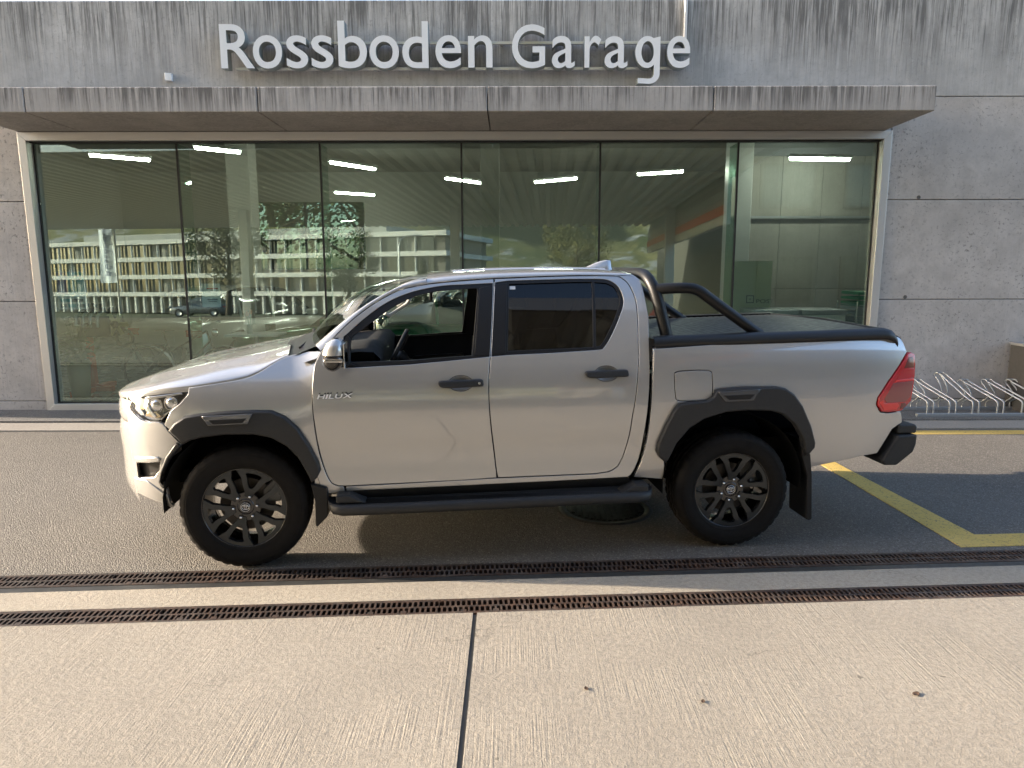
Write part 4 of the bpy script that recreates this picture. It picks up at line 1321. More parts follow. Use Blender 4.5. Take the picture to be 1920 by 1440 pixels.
# --- wheels
def wheel_proto():
    prof = [(.243, -.106), (.252, -.116), (.262, -.121), (.28, -.128), (.30, -.1315), (.325, -.1320), (.345, -.128), (.352, -.127), (.362, -.121), (.372, -.113), (.3795, -.104), (.3845, -.090),
            (.3868, -.066), (.3868, -.060), (.379, -.058), (.379, -.050), (.3872, -.048), (.3875, -.012), (.379, -.010), (.379, .010), (.3875, .012), (.3872, .048), (.379, .050), (.379, .058), (.3868, .060), (.3845, .090), (.372, .113), (.345, .128), (.30, .1315), (.246, .116), (.243, .106)]
    def mod(i, k):
        if i in (8, 9, 10, 11, 24, 25, 26): return -.0065 if k % 4 == 0 else 0.0
        if i in (12, 13, 16, 17, 20, 21): return -.006 if (k + (2 if i > 15 else 0)) % 5 == 0 else 0
        return 0
    tyre = MB().lathe(prof, 150, None, mod)
    for r, hgt in ((.268, .0012), (.335, .0012)):
        tyre.lathe([(r - .003, -.1255 if r < .3 else -.1312), (r, -.1275 if r < .3 else -.1335), (r + .003, -.1262 if r < .3 else -.1312)], 96)
    w = tyre.build('wheel', M_TYRE)
    w.data.name = 'tyre'
    rim = MB().lathe([(.2455, -.112), (.2405, -.117), (.2375, -.112), (.234, -.095), (.222, -.05), (.214, .02), (.218, .09), (.24, .108)], 64).build('rim', M_GBLK, w)
    # six closed frames, each with two arms
    tmpl = MB()
    def ring_pt(r, a): return (r * math.sin(a), r * math.cos(a))
    for k in range(6):
        c0 = k * math.pi / 3 + R_(13)
        outer, innr = [], []
        aO, aI = R_(22.5), R_(13)
        outer += [ring_pt(.066, c0 - R_(20)), ring_pt(.105, c0 - R_(17)), ring_pt(.145, c0 - R_(20.5)), ring_pt(.185, c0 - R_(21)), ring_pt(.2365, c0 - R_(26.5))]
        outer += [ring_pt(.2375, c0 + R_(t)) for t in range(-20, 21, 8)]
        outer += [ring_pt(.2365, c0 + R_(26.5)), ring_pt(.185, c0 + R_(21)), ring_pt(.145, c0 + R_(20.5)), ring_pt(.105, c0 + R_(17)), ring_pt(.066, c0 + R_(20))]
        innr += [ring_pt(.122, c0 - R_(6)), ring_pt(.150, c0 - R_(9.5)), ring_pt(.186, c0 - R_(11)), ring_pt(.204, c0 - R_(13.5)), ring_pt(.214, c0 - R_(11)), ring_pt(.2155, c0), ring_pt(.214, c0 + R_(11)), ring_pt(.204, c0 + R_(13.5)), ring_pt(.186, c0 + R_(11)), ring_pt(.150, c0 + R_(9.5)), ring_pt(.122, c0 + R_(6)), ring_pt(.116, c0)]
        pts = outer + innr
        e = [(i, (i + 1) % len(outer)) for i in range(len(outer))] + [(len(outer) + i, len(outer) + (i + 1) % len(innr)) for i in range(len(innr))]
        V2, _, F2 = delaunay_2d_cdt([Vector(p) for p in pts], e, [], 0, 1e-7)[:3]
        fr = []
        for f_ in F2:
            cxx = sum(V2[i].x for i in f_) / 3; czz = sum(V2[i].y for i in f_) / 3
            if pip((cxx, czz), outer) and not pip((cxx, czz), innr): fr.append(tuple(f_))
        def yd(p):
            r = math.hypot(p.x, p.y)
            return -.108 if r > .20 else -.108 + .020 * ((.20 - r) / .134) ** 1.2
        vv = [(p.x, yd(p), p.y) for p in V2]
        tmpl.add(vv, fr)
        for ring, rev in ((outer, False), (innr, True)):
            n_ = len(ring)
            a = [(p[0], yd(Vector((p[0], p[1]))), p[1]) for p in ring]
            bq = [(p[0] * .99, yd(Vector((p[0], p[1]))) + .034, p[1] * .99) for p in ring]
            fs = []
            for i in range(n_):
                j = (i + 1) % n_
                fs.append((i, j, n_ + j, n_ + i))
            ar = area2(ring)
            if ar > 0: fs = [tuple(reversed(f_)) for f_ in fs]
            if rev: fs = [tuple(reversed(f_)) for f_ in fs]
            tmpl.add(a + bq, fs)
    sp_ = tmpl.build('spokes', M_SATIN, rim) if False else tmpl.build('spokes', M_SATIN, w)
    for o_ in (rim, sp_):
        o_.scale = (1.032, 1, 1.032)
    hub = MB()
    hexa = [(.098 * math.cos(a) * (1.0 if i % 2 == 0 else .93), .098 * math.sin(a) * (1.0 if i % 2 == 0 else .93)) for i, a in enumerate([2 * math.pi * k / 12 + R_(13 + 0) for k in range(12)])]
    hub.prism(hexa, -.082, -.05, 'y')
    hub.lathe([(.045, -.086), (.050, -.0835), (.052, -.08)], 24)
    hub.build('hub', M_GBLK, w, .004, 2)
    MB().lathe([(.165, -.025), (.165, -.005), (.08, -.005), (.08, -.025), (.165, -.025)], 40, None, smooth=False).build('brake_disc', plain('brake_steel', (.07, .065, .06), .45, .8) if 'brake_steel' not in bpy.data.materials else bpy.data.materials['brake_steel'], w)
    MB().prism([(.10, .02), (.20, .03), (.205, .12), (.15, .17), (.09, .10)], -.045, .01, 'y').build('brake_caliper', plain('caliper_grey', (.14, .145, .15), .45, .4) if 'caliper_grey' not in bpy.data.materials else bpy.data.materials['caliper_grey'], w, .008)
    for k in range(6):
        a = 2 * math.pi * k / 6 + R_(10)
        MB().lathe([(.0, -.107), (.006, -.106), (.0088, -.102), (.0095, -.082)], 10, Matrix.Translation((.0705 * math.cos(a), 0, .0705 * math.sin(a)))).build('lug_nut', M_CHROME, w)
    MB().lathe([(.0, -.094), (.026, -.092), (.030, -.088), (.031, -.080)], 28).build('centre_cap', M_GBLK, w)
    em = MB()
    def ell(cx_, cz_, a, b_, r):
        em.tube([(cx_ + a * math.cos(t), -.0945, cz_ + b_ * math.sin(t)) for t in [2 * math.pi * i / 28 for i in range(28)]], r, 6, closed=True)
    ell(0, 0, .0275, .0275, .0014); ell(0, 0, .021, .0155, .0017); ell(0, .0015, .0068, .0135, .0015); ell(0, .0085, .0145, .0052, .0015)
    em.build('emblem', plain('emblem_silver', (.8, .8, .8), .2, .9), w)
    return w
wp = wheel_proto()
first = True
for (x, s, rot) in ((0.0, -1, 5), (3.085, -1, -9), (0.0, 1, 20), (3.085, 1, 40)):
    w = wp if first else copy_tree(wp, tt)
    if first: wp.parent = tt
    first = False
    w.location = (x, s * .77, .3865)
    w.rotation_euler = (Matrix.Rotation(R_(180 if s > 0 else 0) + (R_(1.5) if x == 0 else 0), 4, 'Z') @ Matrix.Rotation(R_(rot), 4, 'Y')).to_euler()

# --- inner arches, underbody, cabin
for xw, z1 in ((.0, .02), (3.085, .03)):
    for s in (-1, 1):
        g = MB()
        an = [R_(-6 + 12 * k) for k in range(17)]
        g.grid([[(xw + (.47 if -1 else 0) * math.cos(a), s * y, .40 + z1 + .47 * math.sin(a)) for y in (.885, .7, .42)] for a in an], True, flip=(s < 0))
        g.build('arch_liner', M_VOID, tt)
ub = MB()
ub.box(-.50, .55, -.42, .42, .50, 1.0)
ub.box(.45, 2.47, -.80, .80, .46, .52)
ub.box(2.52, 4.18, -.66, .66, .60, .68)
ub.box(-.45, 3.4, -.52, -.40, .44, .56)
ub.box(-.45, 3.4, .40, .52, .44, .56)
ub.box(3.4, 4.15, -.52, -.40, .60, .68)
ub.box(3.4, 4.15, .40, .52, .60, .68)
ub.box(-.62, -.40, -.60, .60, .48, .56)
ub.box(.70, 2.40, -.66, .66, .33, .47)  # wide low boxes, here and next, added to block light under the truck
ub.box(.75, 1.9, -.74, -.30, .30, .34)
ub.build('chassis_and_light_block', M_VOID, tt)
g = MB()
g.tube([(0, -.70, .38), (0, .70, .38)], .05, 10)
g.tube([(3.085, -.70, .385), (3.085, .70, .385)], .055, 10)
g.lathe([(.0, -.14), (.12, -.10), (.15, 0), (.12, .10), (.0, .14)], 16, Matrix.Translation((3.085, .05, .39)))
g.tube([(.6, .1, .46), (3.0, .05, .40)], .04, 8)
g.tube([(.5, -.3, .42), (1.6, -.3, .40), (2.4, -.35, .42), (3.3, -.50, .58), (3.7, -.50, .60)], .03, 8)
g.build('axles', M_VOID, tt)
g = MB()
for s in (-1, 1):
    g.box(2.45, 3.75, s * .58 - .03, s * .58 + .03, .40, .44)
    g.tube([(3.0, s * .5, .45), (2.9, s * .48, .95)], .03, 8)
g.build('suspension', M_VOID, tt)
MB().box(2.96, 3.02, -.80, -.76, .865, .93).build('arch_clip', plain('clip_grey', (.12, .12, .12), .6), tt)
# cabin
g = MB()
g.box(.95, 2.46, -.80, .80, .50, .56)
g.box(2.40, 2.47, -.76, .76, .56, 1.3)
g.build('cabin_floor', M_SEAT, tt)
g = MB()
rows = []
for y in (-.80, -.6, -.38, -.1, .1, .4, .6, .80):
    hb = .035 if -.62 < y < -.2 else 0
    rows.append([(x, y, z + (hb if 2 <= i <= 5 else 0)) for i, (x, z) in enumerate(((.38, 1.26), (.50, 1.30), (.62, 1.315), (.72, 1.325), (.80, 1.32), (.84, 1.28), (.83, 1.12), (.80, .95), (.70, .80)))])
g.grid(rows, True, flip=False)
g.build('dashboard', M_SEAT, tt)
sw = MB()
Msw = Matrix.Translation((.90, -.37, 1.245)) @ Matrix.Rotation(R_(-62), 4, 'Y')
sw.tube([(.185 * math.cos(t), .185 * math.sin(t), 0) for t in [2 * math.pi * i / 36 for i in range(36)]], .0155, 10, closed=True, M=Msw)
sw.box(-.17, .17, -.02, .02, -.03, -.01, Msw)
sw.box(-.17, -.02, -.02, .02, -.03, -.01, Msw)
sw.lathe([(.0, -.01), (.05, -.012), (.06, -.04), (.03, -.10)], 16, Msw @ Matrix.Rotation(R_(90), 4, 'X'))
sw.tube([(0, 0, -.05), (0, 0, -.30)], .03, 8, M=Msw)
sw.build('steering_wheel', M_BPLAS, tt)
for y in (-.38, .38):
    g = MB()
    rows = []
    for (x, z, hw) in ((1.10, .86, .24), (1.16, .90, .25), (1.45, .88, .25), (1.52, .90, .25), (1.60, 1.10, .25), (1.68, 1.32, .22), (1.70, 1.36, .15)):
        rows.append([(x, y - hw, z - .03), (x, y - hw * .7, z + .02), (x, y, z), (x, y + hw * .7, z + .02), (x, y + hw, z - .03)])
    g.grid(rows, True, flip=True)
    rows = [[(p[0] + .14, p[1], p[2] - .04) for p in r] for r in rows]
    g.grid(rows, True)
    g.box(1.68, 1.78, y - .12, y + .12, 1.40, 1.56)
    g.tube([(1.73, y - .05, 1.3), (1.73, y - .05, 1.42)], .008, 6)
    g.tube([(1.73, y + .05, 1.3), (1.73, y + .05, 1.42)], .008, 6)
    g.build('front_seat', M_SEAT, tt, .02, 2)
g = MB()
g.box(2.02, 2.40, -.66, .66, .85, 1.0)
g.prism([(2.26, .98), (2.36, .98), (2.44, 1.48), (2.36, 1.48)], -.66, .66, 'y')
for y in (-.4, 0, .4): g.box(2.37, 2.45, y - .12, y + .12, 1.48, 1.62)
g.build('rear_seat', M_SEAT, tt, .02, 2)
panel('door_card', [(.70, .60), (.66, 1.20), (.70, 1.252), (1.48, 1.284), (1.46, .60)], lambda x, z: Wcab(x, z) - .07, M_SEAT, door_f, step=.12, lip=.01, gap=0, rad=.003)
panel('door_card', [(1.60, .60), (1.60, 1.290), (2.18, 1.316), (2.30, .80), (2.26, .60)], lambda x, z: Wcab(x, z) - .07, M_SEAT, door_r, step=.12, lip=.01, gap=0, rad=.003)
panel('armrest', [(.95, 1.06), (1.0, 1.10), (1.40, 1.12), (1.42, 1.07), (1.0, 1.02)], lambda x, z: Wcab(x, z) - .07, plain('grey_trim', (.10, .10, .105), .5), door_f[1:] * 2, off=-.05, step=.1, lip=.02, gap=0, rad=.006, sides=(1,))
for s in (-1, 1):
    MB().tube([(.86, s * .60, 1.545), (.885, s * .575, 1.525), (1.0, s * .555, 1.60), (1.02, s * .575, 1.63)], .013, 8).build('grab_handle', plain('grey_handle', (.33, .34, .33), .5) if s < 0 else bpy.data.materials['grey_handle'], tt)
g = MB()
g.box(1.14, 1.16, -.11, .11, 1.60, 1.665)
g.tube([(1.15, 0, 1.66), (1.10, 0, 1.75)], .01, 6)
g.build('rear_view_mirror', M_BPLAS, tt, .008)
MB().grid([[(x, y, roof_z(x, y)[0] - .035) for y in (-.55, -.3, 0, .3, .55)] for x in (1.14, 1.5, 2.0, 2.45)], True, flip=True).build('headliner', plain('headliner', (.30, .30, .29), .9), tt)
for s in (-1, 1):
    MB().grid([[(x, s * (spl(CAB, z) - .045), z) for z in (1.26, 1.4, 1.55, 1.70)] for x in (1.44, 1.62)], True, flip=(s < 0)).build('b_pillar', M_SEAT, tt)
# ------------------------------------------------------------------ outside: bike stands, cabinet, leaves
M_GALV = plain('galvanised_steel', (.42, .44, .46), .42, .7, var=.15)
def rack(label, xs_, base):
    t = thing('bike_stand', label, 'bike stand', (xs_[0], 8.42, .022), 0, 'bike stands along the wall')
    x0 = xs_[0]
    L = xs_[-1] - x0
    MB().box(-.13, L + .15, .0, .04, .0, .04).build('base_rail', M_GALV, t, .004)
    MB().box(-.13, L + .15, .40, .44, .0, .04).build('base_rail', M_GALV, t, .004)
    for i, x in enumerate(xs_):
        h = .09 if (i + base) == 0 else 0.0
        g = MB()
        dx = x - x0
        path = [(0, .02, .03), (0, .02, .155), (0, .04, .19), (0, .10, .225), (0, .36, .36 + h), (0, .385, .385 + h), (0, .41, .39 + h), (0, .43, .375 + h), (0, .43, .345 + h), (0, .40, .31 + h), (0, .36, .25 + h * .7), (0, .345, .20 + h * .4), (0, .37, .15), (0, .42, .10), (0, .42, .03)]
        for o in (0, .075):
            g.tube([(dx + o - .6 * (p[1] - .02), p[1], p[2]) for p in smooth_line(path, 2)], .0095, 8)
        g.tube([(dx - .237, .415, .39 + h), (dx - .21, .445, .388 + h), (dx - .162, .415, .39 + h)], .0095, 8)
        g.build('wheel_hoop', M_GALV, t)
    return t
rack('galvanised bike stand whose hoops show right behind the tail light', [5.05, 5.32], 1)
rack('galvanised bike stand with one taller hoop beside the grey cabinet', [5.60, 5.90, 6.20, 6.50], 0)
cb = thing('utility_cabinet', 'grey flat-topped cabinet against the concrete wall at the right edge', 'cabinet', (6.36, 8.48, .022))
MB().box(0, .9, 0, .5, 0, .815).build('body', plain('cabinet_grey', (.07, .068, .066), .7, var=.12), cb, .006)
MB().box(-.015, .915, -.015, .512, .815, .85).build('lid', plain('cabinet_lid', (.30, .30, .30), .6, var=.1), cb, .004)

M_LEAF = plain('dry_leaf_brown', (.085, .05, .03), .8, var=.4, scale=60)
for i, (x, y, L, a, lab) in enumerate(((1.753, 2.813, .040, 40, 'curled dry leaf lying alone on the right of the sunlit concrete'),
                                       (.329, 2.861, .028, 100, 'small dark dry leaf on the concrete just right of the joint'),
                                       (.816, 2.765, .026, 70, 'small dark dry leaf between the joint and the curled leaf'))):
    g = MB()
    rows = []
    for k in range(7):
        t = k / 6
        w = .36 * L * math.sin(math.pi * min(1, t * .92 + .05)) ** .8
        up = .012 * (2 * t - 1) ** 2
        rows.append([((t - .5) * L, u * w, .001 + up * .5 + .004 * abs(u) ** 1.5) for u in (-1, -.5, 0, .5, 1)])
    g.grid(rows, True)
    g.tube([(-.5 * L, 0, .014), (-.75 * L, .004, .010)], .001, 5)
    o = g.build('dry_leaf', M_LEAF)
    md = o.modifiers.new('thick', 'SOLIDIFY'); md.thickness = .0012
    o.location = (x, y, .001); o.rotation_euler = (0, 0, R_(a)); o.scale = (1, 1, .55)
    tag(o, lab, 'leaf', 'leaves on the concrete')

# ------------------------------------------------------------------ showroom behind the glass
M_BEIGE = plain('beige_render', (.44, .43, .39), .85, var=.08, scale=2)
M_GREYP = plain('grey_panel', (.20, .21, .22), .7, var=.06, scale=2)
M_WHITE = plain('white_enamel', (.70, .71, .70), .35)
sheet('showroom_floor', [(-11.8, 9.13), (10, 9.13), (10, 21.9), (-11.8, 21.9)], plain('showroom_tiles', (.15, .145, .135), .28, var=.15, scale=2), .03, .2)
def bpart(name, x0, x1, y0, y1, z0, z1, mat, bev=0):
    return MB().box(x0, x1, y0 - YW, y1 - YW, z0, z1).build(name, mat, gb, bev, 1)
bpart('roof_slab', -12, 15, 9.36, 22.4, 4.62, 4.90, M_CIN)
bpart('side_wall', -12, -11.7, 9.36, 22.4, 0, 4.62, M_BEIGE)
bpart('side_wall', 14.7, 15, 9.36, 22.4, 0, 4.62, M_BEIGE)
# back wall with a wide window
for (x0, x1, z0, z1) in ((-11.7, -8.0, 0, 4.62), (-8.0, -4.4, 0, 1.75), (-8.0, -4.4, 3.75, 4.62), (-4.4, 14.7, 0, 4.62)):
    bpart('back_wall', x0, x1, 22.0, 22.3, z0, z1, M_BEIGE)
for i in range(2):
    x0 = -8.0 + i * 1.8
    bpart('back_window_frame', x0 - .03, x0 + .03, 22.0, 22.1, 1.75, 3.75, M_BLK)
    bpart('back_window_pane', x0 + .03, x0 + 1.77, 22.04, 22.05, 1.75, 3.75, M_BACKGL)
bpart('column', -5.72, -5.25, 14.8, 15.25, .03, 4.62, M_BEIGE, .01)
bpart('column', -.60, -.22, 14.8, 15.2, .03, 4.62, M_BEIGE, .01)
bpart('column', 3.80, 4.10, 12.4, 13.0, .03, 4.62, M_WHITE, .01)
zz = [.03, 1.42, 2.64, 3.74]
for i in range(3):
    for k in range(4):
        bpart('concrete_panel', 4.1 + k * .72 + .004, 4.1 + (k + 1) * .72 - .004, 13.0, 13.3, zz[i] + .004, zz[i + 1] - .004, M_CIN)
bpart('partition_wall', 6.98, 7.2, 9.36, 13.0, .03, 3.74, M_CIN)
bpart('bulkhead', 4.1, 7.2, 13.0, 13.3, 3.74, 4.62, M_GREYP)
bpart('wall_rail', 4.1, 6.98, 12.9, 12.95, 2.66, 2.70, M_GALV)
M_TUBE2 = plain('showroom_tube', (.9, .9, .85), .5, emit=((1.0, .95, .80), 24.0))
def lamp(p, L, rz, label, mat, group):
    t = thing('ceiling_lamp', label, 'lamp', p, rz, group)
    MB().box(-L / 2 - .03, L / 2 + .03, -.06, .06, .0, .05).build('housing', M_WHITE, t, .01)
    MB().tube([(-L / 2, 0, -.02), (L / 2, 0, -.02)], .028, 10).build('tube', mat, t)
    return t
lamp((5.0, 11.9, 3.55), 1.0, .1, 'lit tube lamp hanging in front of the inner concrete wall', M_TUBE2, 'showroom lamps')
LP = [((-7.28, 12.8), (-6.55, 13.41), 'highest in the first window pane'), ((-5.13, 12.05), (-4.58, 12.53), 'at the head of the second window pane'),
      ((-3.35, 13.75), (-2.70, 14.69), 'in the upper third window pane'), ((-1.42, 16.24), (-.67, 17.14), 'across the third and fourth panes'),
      ((.58, 17.01), (1.46, 16.27), 'in the upper fourth window pane'), ((2.71, 15.6), (3.55, 15.14), 'in the upper fifth window pane'),
      ((-4.6, 19.2), (-3.7, 19.9), 'small and low beside the back window')]
for a, c, nm in LP:
    dx, dy = c[0] - a[0], c[1] - a[1]
    lamp(((a[0] + c[0]) / 2, (a[1] + c[1]) / 2, 3.77), math.hypot(dx, dy), math.atan2(dy, dx), 'lit tube lamp under the showroom ceiling, seen ' + nm, M_TUBE2, 'showroom lamps')

M_GRN0 = plain('stem_green', (.04, .08, .02), .6)
# engine on an orange stand
M_ORG = plain('orange_lacquer', (.62, .10, .02), .35, 0, .3)
es = thing('engine_stand', 'orange engine stand behind the left end of the shop window', 'engine stand', (-6.15, 10.35, .03))
MB().prism([(-.05, 0.07), (.05, .07), (.03, .86), (-.03, .86)], -.05, .05, 'y').build('post', M_ORG, es, .006)
MB().box(-.28, .28, -.06, .06, .0, .07).build('foot', M_ORG, es, .008)
MB().box(-.06, .06, -.5, .5, .0, .07).build('foot', M_ORG, es, .008)
MB().tube([(0.0, 0, .12), (.16, 0, .06)], .02, 8).build('brace', M_ORG, es)
en = thing('engine', 'dark cutaway engine with a spoked fan mounted on the orange stand', 'engine', (-5.95, 10.3, .85))
g = MB(); g.box(-.22, .25, -.2, .2, .0, .30); g.box(-.18, .2, -.15, .15, .30, .42); g.box(-.2, .15, -.17, -.1, .42, .48)
g.build('block', plain('cast_engine', (.05, .05, .052), .45, .6, var=.4, scale=20), en, .02)
g = MB()
for k in range(4): g.tube([(-.15 + k * .1, -.2, .36), (-.15 + k * .1, -.3, .30), (-.15 + k * .1, -.32, .15)], .022, 8)
g.build('manifold', M_GALV, en)
g = MB()
for k in range(6):
    a = k * math.pi / 3
    g.box(.02, .17, -.012, .012, -.03, .03, Matrix.Translation((.32, -.16, .18)) @ Matrix.Rotation(-a, 4, 'Y') @ Matrix.Rotation(R_(25), 4, 'X'))
g.build('fan', plain('yellow_zinc', (.38, .33, .16), .4, .5), en)
g = MB(); g.lathe([(.0, -.05), (.05, -.05), (.05, .03), (.11, .03), (.11, .06), (.0, .06)], 24, Matrix.Translation((.32, -.16, .18))); g.lathe([(.10, -.02), (.13, -.02), (.13, .02), (.10, .02), (.10, -.02)], 24, Matrix.Translation((.42, -.14, -.02)))
g.build('pulley', M_MATTE, en)

# white flowering pot plant beside the engine
fp_ = thing('flowering_plant', 'white flowering plant in a slim pot in front of the engine', 'plant', (-5.98, 9.75, .03))
MB().lathe([(.0, .0), (.11, .0), (.15, .52), (.135, .52), (.13, .47), (.0, .47)], 20, Matrix.Rotation(R_(90), 4, 'X')).build('pot', plain('pot_olive', (.16, .17, .08), .5), fp_)
q_ = random.Random(21)
g = MB(); gl_ = MB(); gs_ = MB()
for k in range(26):
    a, rr, zz_ = q_.uniform(0, 6.28), q_.uniform(.05, .30), q_.uniform(.62, 1.22)
    c0 = Vector((rr * math.cos(a), rr * math.sin(a) * .7, zz_))
    gs_.tube([(0, 0, .48), (c0.x * .5, c0.y * .5, .48 + (zz_ - .48) * .65), tuple(c0)], .004, 4, cap=False)
    for j in range(6):
        d = Vector((math.cos(j * 1.05 + a), math.sin(j * 1.05 + a), q_.uniform(-.2, .5))).normalized()
        w_ = d.cross(Vector((0, 0, 1))).normalized() * .018
        g.add([tuple(c0), tuple(c0 + d * .025 + w_), tuple(c0 + d * .052), tuple(c0 + d * .025 - w_)], [(0, 1, 2, 3)])
    for j in range(4):
        p0 = Vector((c0.x * q_.uniform(.3, 1.1), c0.y * q_.uniform(.3, 1.1), q_.uniform(.52, zz_)))
        d = Vector((q_.gauss(0, 1), q_.gauss(0, 1), q_.gauss(0, .5))).normalized()
        w_ = d.orthogonal().normalized() * .022
        gl_.add([tuple(p0), tuple(p0 + d * .05 + w_), tuple(p0 + d * .11), tuple(p0 + d * .05 - w_)], [(0, 1, 2, 3)])
gs_.build('stems', M_GRN0, fp_)
tag(g.build('blossoms', plain('petal_white', (.85, .85, .80), .6), fp_), kind='stuff')
tag(gl_.build('leaves', plain('leaf_green', (.05, .10, .03), .6), fp_), kind='stuff')

# bicycle
bk = thing('bicycle', 'black upright bicycle with mudguards and rear carrier behind the shop window', 'bicycle', (-5.12, 9.95, .03))
M_BIKE = plain('black_enamel', (.015, .015, .016), .25, 0, .5)
def bike_wheel(x):
    g = MB()
    g.tube([(x + .335 * math.cos(t), 0, .345 + .335 * math.sin(t)) for t in [2 * math.pi * i / 40 for i in range(40)]], .016, 8, closed=True)
    w = g.build('wheel', M_TYRE, bk)
    g = MB()
    for i in range(18):
        a = 2 * math.pi * i / 18
        g.tube([(x, .02 * (-1) ** i, .345), (x + .32 * math.cos(a), 0, .345 + .32 * math.sin(a))], .0016, 4, cap=False)
    g.tube([(x, -.04, .345), (x, .04, .345)], .02, 8)
    g.build('spokes', M_CHROME, w)
    g = MB()
    g.grid([[(x + .375 * math.cos(a), y, .345 + .375 * math.sin(a)) for y in (-.03, 0, .03)] for a in [R_(10 + 12 * k) for k in range(15)]], True)
    g.build('mudguard', M_GALV, w)
bike_wheel(0); bike_wheel(1.06)
g = MB()
bb, st_, hd, hd2 = (.44, 0, .30), (.28, 0, .80), (.86, 0, .92), (.90, 0, .78)
for a, c in ((bb, st_), (bb, hd2), ((.33, 0, .62), hd), ((0, .05, .345), bb), ((0, -.05, .345), bb), ((0, .05, .345), (.30, 0, .72)), ((0, -.05, .345), (.30, 0, .72)), (hd, hd2), (hd2, (1.06, .05, .345)), (hd2, (1.06, -.05, .345))):
    g.tube([a, c], .014, 8)
g.build('frame', M_BIKE, bk)
MB().tube([(.95, -.28, 1.02), (.84, -.24, 1.07), (.84, -.05, 1.05), (.84, .05, 1.05), (.84, .24, 1.07), (.95, .28, 1.02)], .012, 8).build('handlebar', M_CHROME, bk)
g = MB(); g.grid([[(.16, -.09, .92), (.16, 0, .935), (.16, .09, .92)], [(.26, -.08, .93), (.26, 0, .94), (.26, .08, .93)], [(.42, -.02, .925), (.42, 0, .93), (.42, .02, .925)]], True); g.tube([(.27, 0, .80), (.26, 0, .93)], .013, 8)
g.build('saddle', M_BIKE, bk)
g = MB(); g.tube([(-.28, -.06, .74), (.24, -.06, .72)], .006, 6); g.tube([(-.28, .06, .74), (.24, .06, .72)], .006, 6); g.tube([(-.28, -.06, .74), (-.28, .06, .74)], .006, 6); g.tube([(-.2, -.06, .74), (0, -.06, .345)], .005, 6); g.tube([(-.2, .06, .74), (0, .06, .345)], .005, 6)
g.build('carrier', M_BIKE, bk)
g = MB(); g.lathe([(.08, -.03), (.1, -.03), (.1, -.02), (.08, -.02), (.08, -.03)], 24, Matrix.Translation(bb)); g.tube([bb, (.52, -.09, .17)], .01, 6); g.box(.47, .57, -.17, -.09, .155, .18)
g.build('crank', M_CHROME, bk)
g = MB(); g.lathe([(.0, -.04), (.05, -.03), (.055, .02), (.0, .04)], 14, Matrix.Translation((.98, 0, .90)) @ Matrix.Rotation(R_(-90), 4, 'Z')); g.build('lamp', M_CHROME, bk)

